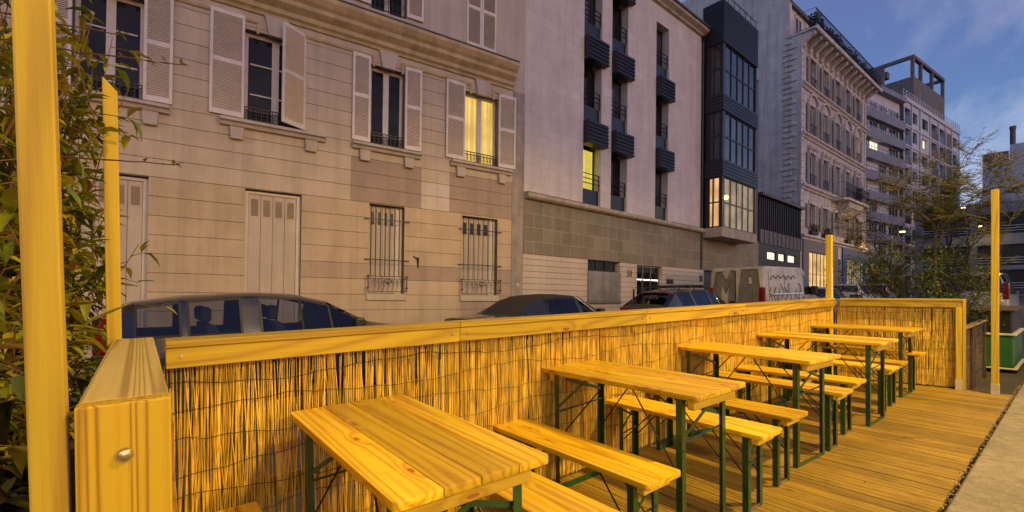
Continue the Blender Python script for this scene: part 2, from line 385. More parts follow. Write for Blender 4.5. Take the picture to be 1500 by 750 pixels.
BENCH = [(.125, .93, 0, 'pine bench at the bottom edge left of the nearest table, only a corner in view'),
         (1.14, .985, .5, 'pine bench half hidden under the right side of the nearest table'),
         (1.655, 1.13, -.4, 'pine bench jutting out lowest in the photo, left of the second table'),
         (2.655, 1.09, 0, 'pine bench just right of the second table from the front'),
         (3.155, 1.13, -.6, 'pine bench just left of the middle table'),
         (4.145, 1.14, .3, 'pine bench just right of the middle table'),
         (4.68, 1.19, -.5, 'pine bench just left of the fourth table'),
         (5.69, 1.16, .4, 'pine bench just right of the fourth table'),
         (6.14, 1.18, 0, 'pine bench just left of the farthest table'),
         (7.11, 1.19, .3, 'pine bench against the reed screen at the end, right of the farthest table')]
bp0 = beer_furniture('beer_bench', .255, 1.1, .47, (.5,), .026, .04, .03, False)
for i, (x, y, r, lab) in enumerate(BENCH):
    o = bp0 if i == 0 else copy_tree(bp0)
    o.matrix_world = deckM(x, y, .001, R_(r)); tag(o, lab, 'bench', 'beer benches beside the tables')
    if i:
        for c in o.children:
            if c.name.startswith('seat'):
                c.data = c.data.copy()
                for e in c.data.attributes['var'].data: e.color = tuple((v * .41 + .237 * i) % 1 for v in e.color[:3]) + (1,)
# ------------------------------------------------------------------ reed screens with timber rail
def reed_mesh(Ln, z0, z1, dens, rng):
    """two layers of thin reeds, thinner where dens(x) is low"""
    mb = MB(); x = .0
    while x < Ln:
        dn = dens(x); x += rng.uniform(.0036, .0078) / dn
        if x > Ln - .004: break
        r = rng.uniform(.002, .0037); y = rng.choice((0., .006, .012)) + rng.uniform(-.0015, .0015)
        top = z1 - (abs(rng.gauss(0, .05)) if rng.random() < .75 else rng.uniform(0, .42 / max(dn, .8)))
        lean = rng.gauss(.012, .028) * (1.5 if dn < .75 else .8); b1 = rng.gauss(0, .006)
        v = (min(1, max(0, rng.gauss(.6, .25))), rng.random(), rng.random())
        mb.tube([(x, y, z0 + rng.uniform(0, .015)), (x + lean * .3 + b1, y, z0 + .33), (x + lean * .6 - b1, y + rng.uniform(-.003, .003), z0 + .66), (x + lean, y + rng.uniform(-.004, .004), top)], [r, r * .97, r * .9, r * .75], 5, v, cap=False)
    return mb
def reed_fence(M, Ln, ht, boards, posts, dens, label, seed, rails=True, endpost=False):
    rng = random.Random(seed); root = empty('reed_fence', M, label, 'fence')
    for x0, x1 in boards:
        MB().box(x0 + .0006, x1 - .0006, 0, .034, ht - .1045, ht - .026).build('rail_board', M_RAILX, root, bevel=.003)
        MB().box(x0 + .0006, x1 - .0006, -.006, .17, ht - .0255, ht).build('cap_board', M_RAILX, root, bevel=.003)
        sc = MB()
        for xx in (x0 + .05, x1 - .05): sc.tube([(xx, -.0005, ht - .06), (xx, -.0035, ht - .06)], .0065, 10)
        sc.build('screw', M_ZINC, root)
    o = reed_mesh(Ln, .012, ht - .035, dens, rng).build('reed_mat', M_REED, root, smooth=60); o.location = (0, .052, 0)
    w = MB()
    for z in (.12, .24, .36, .47, .58, .7, .82, .93):
        pts = []; x = .01; zz = z
        while x < Ln: pts.append((x, .0465 + rng.uniform(-.002, .001), z + .018 * sin(x * 5 + z * 30) + rng.uniform(-.008, .008))); x += .06
        w.tube(pts, .0013, 4)
    w.build('binding_wire', M_BLKST, root)
    for x in posts: MB().box(x - .022, x + .05, .074, .14, -.1, ht - .027).build('support_post', M_POSTZ, root, bevel=.003)
    if rails:
        for z in (.36, .7): MB().box(0.005, Ln - .005, .143, .17, z, z + .09).build('back_rail', M_RAILX, root)
    if endpost:
        MB().box(Ln - .062, Ln - .006, -.012, .03, .0, ht - .105).build('end_post', M_POSTZ, root, bevel=.003)
        MB().box(Ln - .003, Ln + .03, -.008, .12, .0, ht - .003).build('end_board', M_POSTZ, root, bevel=.003)
        MB().box(Ln - .066, Ln - .002, -.016, -.0125, 0, .13).build('metal_shoe', M_ZINCW, root)
    return root
M_ZINCW = surf('dull_galvanised_shoe', (.5, .47, .4), .55, .2, 20, .1, metal=.3)
RA0, RB, RZ = .1061, 2.1603, 1.1028
def dens_long(x):
    return (1.45 if x < 1.0 else 1.8 if x < 1.9 else 2.4 if x < 3 else 2.8) * (1 + .25 * sin(x * 7) * sin(x * 3.1 + 1))
seams = [1.30, 3.02, 4.7, 6.35]
bb = [0] + seams + [7.39]
reed_fence(deckM(RA0, RB), 7.4, RZ, list(zip(bb, bb[1:])), [.2, 1.27, 2.42, 3.56, 4.71, 5.86, 7.2], dens_long,
           'long golden reed screen under a pine rail, running beside all five tables', 3)
yawE = atan2(.9419 - 2.1603, 7.7577 - 7.5)
LE = sqrt((7.7577 - 7.5) ** 2 + (2.1603 - .9419) ** 2)
reed_fence(deckM(7.515, 2.15, 0, yawE), LE, RZ, [(.03, LE - .002)], [.45], lambda x: 2.6, 'short reed screen with pine rail closing the far end of the terrace', 5, True, True)
# ------------------------------------------------------------------ near end barrier and tall posts
bar_ = empty('timber_barrier', deckM(0, 0), 'thick pine barrier with a weathered flat top and one bolt, at the near end', 'barrier')
MB().box(-.051, .077, 1.036, 1.082, -.15, 1.1025).build('front_board', M_FRONTZ, bar_, bevel=.004, seg=2)
MB().box(-.050, .0765, 1.0835, 2.42, 1.045, 1.1023).build('top_plank', M_TOPY, bar_, bevel=.005, seg=2)
MB().box(.05, .083, 1.0835, 2.14, .1, 1.0435).build('side_board', M_ENDGR, bar_, bevel=.003)
MB().box(-.046, -.012, 1.0835, 2.4, -.15, 1.0435).build('side_board', M_OLDWX, bar_, bevel=.003)
b_ = MB(); c0 = (.012, 1.036, 1.012)
b_.tube([(c0[0], 1.0358, c0[2]), (c0[0], 1.0335, c0[2])], .0125, 16).tube([(c0[0], 1.0335, c0[2]), (c0[0], 1.0305, c0[2]), (c0[0], 1.029, c0[2])], [.0105, .009, .004], 14)
b_.build('bolt_head', M_BRASS, bar_, smooth=40)
def tall_post(a, b, w, dp, h, label, shoe=False, yaw=0., z=0, chamf=False, lean=0.):
    r = empty('wooden_post', deckM(a, b, z, yaw) @ MX.Rotation(-lean, 4, 'Y'), label, 'post', 'tall pine posts round the terrace')
    m = MB(); N_ = 7
    m.box(0, w, 0, dp, 0, h)
    o = m.build('post_timber', M_POSTZ, r, bevel=.0035, seg=2)
    if chamf:
        for v in o.data.vertices:
            if v.co.z > h - .01 and v.co.x > w * .5: v.co.z -= .045
    if shoe:
        MB().box(-.003, w + .003, -.004, dp + .003, -.02, .125).build('metal_shoe', M_ZINCW, r, bevel=.002)
    return r
tall_post(-.092, 1.043, .0455, .046, 2.55, 'tallest pine post, close by on the left, rising out of the frame', z=-.1, lean=.012)
tall_post(-.07, 2.43, .046, .046, 2.19, 'slim pine post with a slanted tip behind the near pine post and leaves', z=-.05, chamf=True)
tall_post(7.47, 2.2, .07, .07, 1.98, 'pine post with a white strip, standing at the far corner of the reed screens')
MB().box(.018, .05, -.004, -.0005, 1.11, 1.52).build('white_strip', surf('white_plastic_strip', (.7, .68, .62), .5), COL.objects['wooden_post.002'])
tall_post(7.71, .625, .062, .062, 2.37, 'free standing pine post in a metal shoe at the edge of the pavement', True)
# planter boxes past the end screen
def planter(a, b, Lx, Ly, ht, label, z=-.2):
    r = empty('planter_box', deckM(a, b, z), label, 'planter', 'dark wooden planters past the end screen')
    n = 6
    for nm, args in (('long_side', (0, Lx, 0, .03)), ('long_side', (0, Lx, Ly - .03, Ly)), ('short_side', (0, .03, .031, Ly - .031)), ('short_side', (Lx - .03, Lx, .031, Ly - .031))):
        m = MB()
        for i in range(n): m.box(*args, i * ht / n + .002, (i + 1) * ht / n - .003)
        m.build(nm, M_OLDX if nm == 'long_side' else M_OLDWX, r, bevel=.003)
    for x in (-.02, Lx - .06): MB().box(x, x + .08, -.034, -.001, -.02, ht + .04).build('corner_post', M_OLDZ, r, bevel=.004)
    m = MB(); m.box(-.01, Lx + .01, -.05, .04, ht + .0405, ht + .065); m.build('rim', M_OLDRIM, r, bevel=.003); MB().box(-.01, Lx + .01, Ly - .04, Ly + .05, ht + .002, ht + .03).build('rim', M_OLDRIM, r, bevel=.003)
    s = MB(); s.box(.031, Lx - .031, .031, Ly - .031, ht - .2, ht - .08); s.build('soil', surf('soil', (.03, .02, .012), .95, .4, 12, .8, 60), r)
    return r
M_OLDX = wood('dark_planter_wood_along', (.05, .03, .016), (.15, .095, .045), 'X', .8, 0, .3, dirt=.4)
M_OLDZ = wood('dark_planter_post', (.035, .02, .01), (.1, .06, .03), 'Z', .8, 0, .2)
M_OLDRIM = wood('planter_rim', (.2, .13, .06), (.4, .28, .13), 'X', .7, 0, .3)
planter(7.98, 1.0, 1.05, 1.1, .86, 'dark plank planter right behind the reed screen at the end')
planter(9.15, 1.0, 1.1, 1.1, .86, 'dark plank planter beyond the first planter, nearer the green container')
# litter on the deck
M_DRY = leaf_mat('dry_leaf', [(.2, .1, .03), (.35, .2, .07), (.5, .4, .2)])
lf = MB(); 
for k in range(5):
    t = k * 1.3; lf.add([(0, 0, 0), (.02 * cos(t) - .006 * sin(t), .02 * sin(t) + .006 * cos(t), .006), (.045 * cos(t), .045 * sin(t), .002), (.02 * cos(t) + .006 * sin(t), .02 * sin(t) - .006 * cos(t), .004)], ((0, 1, 2, 3),))
lf.tube([(0, 0, .003), (.03, -.05, .004), (.09, -.08, .002)], .0015, 4).tube([(0, 0, .004), (-.07, .05, .003), (-.13, .05, .002)], .002, 4)
tag(lf.build('dry_leaf_sprig', M_DRY, M=deckM(5.05, .93, .004)), 'dry leaf sprig lying on the open deck boards', 'leaves')
cr = MB(); rr = random.Random(4)
for k in range(90):
    x, y = rr.uniform(1.8, 7.6), rr.uniform(.56, 1.1); s_ = rr.uniform(.002, .006)
    cr.box(x, x + s_ * rr.uniform(.6, 2.2), y, y + s_, .0015, .003 + s_ * .4)
for k in range(420):
    x = rr.uniform(1.2, 8.6); y = .514 + rr.gauss(0, .012); s_ = rr.uniform(.003, .009)
    cr.box(x, x + s_ * 1.6, y, y + s_, -.002, .001 + s_ * .3)
tag(cr.build('litter', surf('litter', (.34, .26, .15), .9, .5, 200, 0, tint=.7), M=TILT), 'pale crumbs and grit scattered on the deck and along its edge', 'litter', kind='stuff')
M_STEELF = surf('brushed_steel_frame', (.3, .29, .27), .35, .15, 20, .05, metal=.8)
M_LITBAY = None
M_BAYG = glow('dim_lit_bay', (.85, .6, .2), .24, col2=(.28, .17, .05))
M_BAYG.node_tree.nodes['Principled BSDF'].inputs['Roughness'].default_value = .04
M_LITSHOP = glow('lit_shop_window', (1., .62, .2), .75, col2=(.25, .12, .03))
M_SHOPDIM = glow('dim_shop_window', (.75, .6, .32), .32, col2=(.3, .22, .1))
M_TOWER = bricks('tower_concrete_panels', (.17, .15, .145), (.19, .17, .165), (.1, .09, .09), 1.1, 30., .03, .85, .4, 'XZ', .2, .3)
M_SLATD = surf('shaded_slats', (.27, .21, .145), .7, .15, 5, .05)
# ------------------------------------------------------------------ buildings: shared helpers
def bM(x, y, ang): return MX.Translation((x, y, 0)) @ MX.Rotation(R_(ang), 4, 'Z')
def wall(mb, x0, x1, z0, z1, holes, y=0., depth=.25, var=None):
    """front sheet with openings and their reveals"""
    xs = sorted({x0, x1, *[h[0] for h in holes], *[h[1] for h in holes]}); zs = sorted({z0, z1, *[h[2] for h in holes], *[h[3] for h in holes]})
    xs = [x for x in xs if x0 <= x <= x1]; zs = [z for z in zs if z0 <= z <= z1]
    inh = lambda x, z: any(h[0] < x < h[1] and h[2] < z < h[3] for h in holes)
    v = var or (rnd(), rnd(), rnd())
    for i in range(len(xs) - 1):
        for k in range(len(zs) - 1):
            if not inh((xs[i] + xs[i + 1]) / 2, (zs[k] + zs[k + 1]) / 2):
                mb.quad((xs[i], y, zs[k]), (xs[i + 1], y, zs[k]), (xs[i + 1], y, zs[k + 1]), (xs[i], y, zs[k + 1]), v)
    for a, b, c, e in [h[:4] for h in holes]:
        c = max(c, z0); e = min(e, z1); q = y + depth
        mb.quad((a, y, c), (a, q, c), (a, q, e), (a, y, e), v); mb.quad((b, y, c), (b, y, e), (b, q, e), (b, q, c), v)
        mb.quad((a, y, e), (a, q, e), (b, q, e), (b, y, e), v); mb.quad((a, y, c), (b, y, c), (b, q, c), (a, q, c), v)
    return mb
def shell(mb, x0, x1, z0, z1, depth, y=0., front=False):
    """side, back and top faces of a block whose front is built apart"""
    d = y + depth
    mb.quad((x0, y, z0), (x0, d, z0), (x0, d, z1), (x0, y, z1)); mb.quad((x1, y, z0), (x1, y, z1), (x1, d, z1), (x1, d, z0))
    mb.quad((x0, d, z0), (x1, d, z0), (x1, d, z1), (x0, d, z1)); mb.quad((x0, y, z1), (x1, y, z1), (x1, d, z1), (x0, d, z1))
    if front: mb.quad((x0, y, z0), (x1, y, z0), (x1, y, z1), (x0, y, z1))
    return mb
def profile(mb, prof, x0, x1, var=None):
    """moulding: prof = [(out, z)...] extruded from x0 to x1 (out is towards the street)"""
    return mb.prism([(-o, z) for o, z in prof], 'x', x0, x1, var)
def window(parent, x0, x1, z0, z1, y, frame, glass, stiles=1, bars=2, fw_=.06, name='window', dep=.05, barw=.03, transom=None):
    f = MB(); f.box(x0, x0 + fw_, y, y + dep, z0, z1).box(x1 - fw_, x1, y, y + dep, z0, z1)
    f.box(x0 + fw_, x1 - fw_, y, y + dep, z1 - fw_, z1).box(x0 + fw_, x1 - fw_, y, y + dep, z0, z0 + fw_ * 1.2)
    n = stiles + 1; w = (x1 - x0 - 2 * fw_) / n
    for i in range(1, n):
        xc = x0 + fw_ + w * i; k = fw_ * (.95 if n == 2 else .5); f.box(xc - k, xc + k, y - .008, y + dep - .001, z0 + fw_ * 1.2, z1 - fw_)
    for k in range(1, bars + 1):
        zc = z0 + (z1 - z0) * k / (bars + 1)
        for i in range(n): f.box(x0 + fw_ + w * i + fw_ * .5, x0 + fw_ + w * (i + 1) - fw_ * .5, y + .004, y + dep - .006, zc - barw / 2, zc + barw / 2)
    o = f.build(name, frame, parent)
    g = MB().box(x0 + fw_ * .6, x1 - fw_ * .6, y + dep * .5, y + dep * .5 + .006, z0 + fw_ * .6, z1 - fw_ * .6)
    g.build('pane', glass, o); return o
def shutter(parent, hx, w, z0, z1, ang, side, y=-.03, slat=.034, rail=.52, mat=None, th=.032, name='shutter', solid=None):
    """louvred leaf hinged at hx; side -1: leaf runs to the left when flat, +1 to the right; ang = swing off the wall"""
    M = MX.Translation((hx, y, 0)) @ MX.Rotation(-ang * side if side > 0 else ang, 4, 'Z') @ MX.Scale(side, 4, (1, 0, 0))
    m = MB(); s = .055; zr = z0 + (z1 - z0) * rail
    m.box(.0, s, -th, 0, z0, z1, M=M).box(w - s, w, -th, 0, z0, z1, M=M)
    for a, b in ((z0, z0 + .1), (zr - .045, zr + .045), (z1 - .085, z1)): m.box(s, w - s, -th, 0, a, b, M=M)
    o = m.build(name, mat or M_SHUT, parent, bevel=.003)
    l = MB(); v = (.3, rnd(), rnd())
    for a, b in ((z0 + .1, zr - .045), (zr + .045, z1 - .085)):
        n = max(3, int((b - a) / slat))
        for k in range(n):
            zc = a + (b - a) * (k + .5) / n
            l.add([M @ V(p) for p in ((s, -th + .002, zc - slat * .52), (w - s, -th + .002, zc - slat * .52), (w - s, -.004, zc + slat * .42), (s, -.004, zc + slat * .42),
                                      (s, -th + .010, zc - slat * .52), (w - s, -th + .010, zc - slat * .52), (w - s, -.001, zc + slat * .3), (s, -.001, zc + slat * .3))],
                  ((0, 1, 2, 3), (7, 6, 5, 4), (0, 4, 5, 1)), v)
    l.build('louvres', M_SLAT, o)
    return o
def iron_rail(parent, x0, x1, z0, z1, y, name='balcony_rail', step=.085, mat=None, ends=0., scroll=True):
    m = MB(); mat = mat or M_IRON
    for z in (z0 + .03, z1 - .07, z1): m.box(x0, x1, y - .012, y + .012, z - .012, z + .008)
    n = max(2, int((x1 - x0) / step))
    for i in range(n + 1):
        x = x0 + (x1 - x0) * i / n; m.box(x - .007, x + .007, y - .007, y + .007, z0, z1)
        if scroll and i < n:
            xc = x + (x1 - x0) / n / 2; zc = (z0 + z1) / 2 - .02; r = min(.036, step * .42)
            for zq in (zc - r * .95, zc + r * .95):
                m.tube([(xc + r * cos(t * pi / 4), y, zq + r * sin(t * pi / 4)) for t in range(8)], .0065, 4)
    if ends:
        for x in (x0, x1):
            for z in (z0 + .03, z1): m.box(x - .01, x + .01, y, y + ends, z - .01, z + .01)
    return m.build(name, mat, parent)
# facade materials
M_STONE = surf('painted_stone', (.52, .455, .37), .82, .1, 1.3, .25, 140, tint=.035, stain=.16, grain=.05)
def course_mat():
    """rendered courses; the red channel of each block picks its repaint tone"""
    m, nt, b, N = new('rendered_courses')
    at = N('ShaderNodeAttribute', attribute_name='var'); sp = N('ShaderNodeSeparateColor'); L(nt, at.outputs['Color'], sp.inputs[0])
    c = ramp(nt, sp.outputs[0], [(0, (.37, .285, .21)), (.2, (.4, .305, .225)), (.25, (.5, .395, .25)), (.5, (.54, .43, .28)), (.55, (.55, .455, .32)), (.8, (.56, .465, .335)), (.85, (.62, .54, .44)), (1, (.62, .54, .44))])
    tc = N('ShaderNodeTexCoord').outputs['Object']
    n1 = N('ShaderNodeTexNoise', i_Scale=1.4, i_Detail=7., i_Roughness=.65); L(nt, tc, n1.inputs[0])
    c = mixc(nt, 1., c, ramp(nt, n1.outputs[0], [(.32, .86), (.68, 1.07)]), 'MULTIPLY')
    mp2 = N('ShaderNodeMapping'); mp2.inputs['Scale'].default_value = (2.5, 2.5, .12); L(nt, tc, mp2.inputs[0])
    n2 = N('ShaderNodeTexNoise', i_Scale=1.6, i_Detail=6., i_Roughness=.7); L(nt, mp2.outputs[0], n2.inputs[0])
    c = mixc(nt, 1., c, ramp(nt, n2.outputs[0], [(.33, .84), (.55, 1.)]), 'MULTIPLY')
    L(nt, c, b.inputs['Base Color']); b.inputs['Roughness'].default_value = .85
    n3 = N('ShaderNodeTexNoise', i_Scale=110., i_Detail=5.); L(nt, tc, n3.inputs[0])
    bp = N('ShaderNodeBump', i_Strength=.3, i_Distance=.006); L(nt, n3.outputs[0], bp.inputs['Height']); L(nt, bp.outputs[0], b.inputs['Normal'])
    return m
M_COURSE = course_mat()
M_GROOVE = surf('course_joint', (.19, .15, .105), .9, .3, 3, .3)
M_ROUGH = surf('bare_grey_render', (.36, .315, .26), .9, .3, 2.4, .5, 60, stain=.3, grain=.15)
M_CORN = surf('ochre_cornice_stone', (.54, .42, .215), .8, .2, 2.5, .3, 90, stain=.25, grain=.08)
M_LEAD = surf('lead_flashing', (.09, .085, .08), .6, .3, 3, .3)
M_SHUT = surf('cream_shutter_paint', (.72, .66, .57), .55, .1, 5, .1, 90, tint=.03, stain=.1)
M_SLAT = surf('cream_shutter_slats', (.72, .62, .48), .6, .1, 5, .05)
M_WINF = surf('white_window_paint', (.6, .55, .46), .5, .1, 6, .1, stain=.1)
M_IRON = surf('black_wrought_iron', (.012, .011, .011), .45, .3, 30, .1)
M_DARKG = pane('dark_glass', (.014, .012, .011), .06, .2)
M_BLUEG = pane('sky_glass', (.03, .035, .045), .05, .9)
M_LITY = glow('lit_yellow_curtain', (1., .68, .12), .6, col2=(.6, .33, .03))
M_LITG = glow('lit_lime_curtain', (.86, .7, .08), .55, col2=(.6, .48, .03))
M_LITW = glow('lit_warm_window', (1., .6, .24), .55, col2=(.5, .2, .06))
M_LITC = glow('lit_pale_window', (1., .85, .6), .8, col2=(.8, .62, .38))
# ------------------------------------------------------------------ cream house with shutters
h1 = empty('shuttered_house', bM(8.8535, 10.5, -5.88), 'cream house with louvred shutters and a golden cornice, left half of the photo', 'house')
WIN1 = [(-9.93, -8.91), (-7.23, -6.02), (-4.57, -3.70), (-2.0, -.92)]
GH = [(-9.9, -8.8, -.4, 3.51), (-7.18, -6.07, -.4, 3.51), (-4.55, -3.66, 1.31, 3.5), (-2.03, -.9, 1.3, 3.47), (-12.6, -11.5, -.4, 3.51)]
FH = [(a, b, 4.95, 6.92) for a, b in WIN1] + [(-12.6, -11.5, 4.95, 6.92)]
TH = [(-9.9, -8.9, 8.3, 10.3), (-7.15, -6.1, 8.3, 10.3), (-4.6, -3.68, 8.3, 10.3), (-1.97, -1.0, 8.18, 10.3), (-12.6, -11.5, 8.3, 10.3)]
mb = wall(MB(), -15, .0, -.6, 7.3, GH + FH, .0, .26); mb.build('wall', M_GROOVE, h1)
mb = wall(MB(), -15, .0, 7.3, 11.5, TH, .0, .26); shell(mb, -15, 0, -.6, 11.5, 9.); mb.build('wall', M_STONE, h1)
# coursed facing: each course its own slab, cut at the openings and at the repainted patches
gz = [-.5, .16, .53, .905, 1.28, 1.655, 2.03, 2.40, 2.775, 3.15, 3.525, 3.885, 4.24, 4.585]
gz += [4.93 + .343 * k for k in range(7)] + [7.3]
PATCH = [(-5.0, -3.22, 3.525, 4.585, .1), (-3.22, -2.42, 3.525, 4.24, .95), (-2.42, -.42, 3.525, 4.585, .12), (-3.66, -2.03, 1.655, 2.03, .05), (-6.07, -4.55, 1.655, 2.03, .22),
         (-.9, -.42, .53, 2.03, .14), (-2.03, -.42, .16, 1.28, .2), (-7.9, -4.55, -.5, .53, .6), (-3.6, -2.1, .53, 1.655, .5)]
fc = MB()
for k in range(len(gz) - 1):
    z0, z1 = gz[k] + .005, gz[k + 1] - .005; zc = (z0 + z1) / 2
    cuts = {-15., -.42}
    hs = [h for h in GH + FH if h[2] < zc < h[3] or (h[2] < z1 - .02 and h[3] > z0 + .02)]
    for h in hs: cuts |= {h[0], h[1]}
    ps = [p for p in PATCH if p[2] < zc < p[3]]
    for p in ps: cuts |= {p[0], p[1]}
    cs = sorted(c for c in cuts if -15 <= c <= -.42)
    for a, b in zip(cs, cs[1:]):
        xc = (a + b) / 2
        zr = [(z0, z1)]
        for h in hs:
            if h[0] < xc < h[1]: zr = [(lo, hi) for lo, hi in ((z0, min(z1, h[2])), (max(z0, h[3]), z1)) if hi - lo > .03]
        tone = next((p[4] for p in ps if p[0] < xc < p[1]), (ru(.3, .45) if zc < 3.5 else ru(.6, .75)))
        for lo, hi in zr: fc.box(a, b, -.011, -.0005, lo, hi, (tone, rnd(), rnd()))
fc.build('coursed_facing', M_COURSE, h1, bevel=.004)
MB().box(-.42, -.005, -.022, -.0005, -.6, 7.3).build('corner_pier', M_ROUGH, h1)
c = MB(); profile(c, [(0, 7.30), (.05, 7.30), (.07, 7.36), (.13, 7.40), (.13, 7.5), (.2, 7.55), (.26, 7.60), (.26, 7.70), (.33, 7.76), (.40, 7.86), (.40, 7.95), (.34, 7.985), (0, 7.985)], -15, -.45)
c.build('cornice', M_CORN, h1)
l_ = MB(); profile(l_, [(.0, 7.987), (.405, 7.987), (.41, 7.96), (.415, 7.99), (.02, 8.06), (0, 8.06)], -15, -.44); l_.build('cornice_flashing', M_LEAD, h1)
# keystones, framed panels between them
ks = [(a + b) / 2 for a, b in WIN1]
for xc in ks:
    MB().prism([(xc - .16, 6.88), (xc + .16, 6.88), (xc + .24, 7.295), (xc - .24, 7.295)], 'y', -.1, -.0145).build('keystone', M_STONE, h1, bevel=.006)
ed = [-15.] + ks + [-.45]
for a, b in zip(ed, ed[1:]):
    a2, b2 = a + .34, b - .34
    if b2 - a2 < .1: continue
    m = MB(); profile(m, [(.0145, 7.08), (.045, 7.08), (.06, 7.12), (.05, 7.15), (.0145, 7.16)], a2, b2)
    m.box(a2, a2 + .05, -.045, -.0145, 6.86, 7.079).box(b2 - .05, b2, -.045, -.0145, 6.86, 7.079)
    m.build('panel_moulding', M_CORN, h1)
# first floor windows
def sill(x0, x1, z):
    m = MB(); profile(m, [(0.0145, z - .16), (.1, z - .15), (.13, z - .09), (.2, z - .07), (.2, z - .015), (.17, z), (0.0145, z)], x0 - .42, x1 + .42)
    o = m.build('window_sill', M_STONE, h1)
    for xc in (x0 - .12, x1 + .12):
        b = MB(); b.prism([(xc - .11, z - .42), (xc + .11, z - .42), (xc + .13, z - .162), (xc - .13, z - .162)], 'y', -.11, -.0145); b.build('sill_bracket', M_STONE, h1, bevel=.01)
gl = [M_DARKG, M_DARKG, M_DARKG, M_LITY]
for i, (a, b) in enumerate(WIN1):
    window(h1, a + .002, b - .002, 4.952, 6.918, .16, M_WINF, gl[i], 1, 2 if i < 2 else 0, .075)
    iron_rail(h1, a + .02, b - .02, 4.97, 5.27, .03, 'window_guard', .1)
    sill(a, b, 4.93)
    if i == 3:
        m = MB()
        for k in range(2): # curtains drawn back inside the lit window
            x = a + .09 + k * .47
            m.quad((x, .215, 5.05), (x + .4, .215, 5.05), (x + .4, .215, 6.8), (x, .215, 6.8))
SH = [(0, -1, .60, .05), (0, 1, .46, .03), (1, -1, .62, .04), (1, 1, .6, R_(148)), (2, -1, .43, .03), (2, 1, .44, .05), (3, -1, .57, .03), (3, 1, .57, .04)]
for i, sd, w, an in SH: shutter(h1, WIN1[i][0 if sd < 0 else 1], w, 4.98, 7.16 if i < 2 else 7.08, an, sd)
# second floor windows
for i, (a, b, z0, z1) in enumerate(TH[:4]):
    if i == 3:
        MB().box(a, b, .05, .1, z0, z1).build('window_back', M_DARKG, h1)
        shutter(h1, a + .01, (b - a) / 2 - .014, z0 + .03, z1, 0, 1, .02); shutter(h1, b - .01, (b - a) / 2 - .014, z0 + .03, z1, 0, -1, .02)
    else:
        window(h1, a + .002, b - .002, z0 + .002, z1, .16, M_WINF, M_DARKG, 1, 2, .075)
        iron_rail(h1, a + .02, b - .02, z0 + .03, z0 + .6, .03, 'window_guard', .1)
        shutter(h1, a, .44, z0 + .05, z1, .04, -1); shutter(h1, b, .44, z0 + .05, z1, .04, 1)
# ground floor: boarded doors and barred windows
def panel_door(a, b, z0, z1, y):
    m = MB(); m.box(a, a + .07, y - .03, y + .05, z0, z1).box(b - .09, b, y - .03, y + .05, z0, z1).box(a + .07, b - .09, y - .03, y + .05, z1 - .06, z1)
    m.build('door_frame', M_WINF, h1, bevel=.004)
    n = 4; w = (b - .09 - a - .07) / n
    for k in range(n):
        x0 = a + .07 + w * k; q = MB(); q.box(x0 + .003, x0 + w - .003, y, y + .035, z0, z1 - .063)
        o = q.build('shutter_leaf', M_LEAF, h1, bevel=.004)
        g = MB(); 
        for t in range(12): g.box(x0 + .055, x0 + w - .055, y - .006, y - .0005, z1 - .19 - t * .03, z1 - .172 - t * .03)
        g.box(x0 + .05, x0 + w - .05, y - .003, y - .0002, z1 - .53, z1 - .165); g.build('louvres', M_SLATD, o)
M_LEAF = surf('pale_boarded_shutter', (.5, .425, .325), .6, .1, 2.5, .15, 90, tint=.03, stain=.14)
panel_door(-7.178, -6.072, -.3, 3.49, .12); panel_door(-9.898, -8.802, -.3, 3.49, .12); panel_door(-12.598, -11.502, -.3, 3.49, .12)
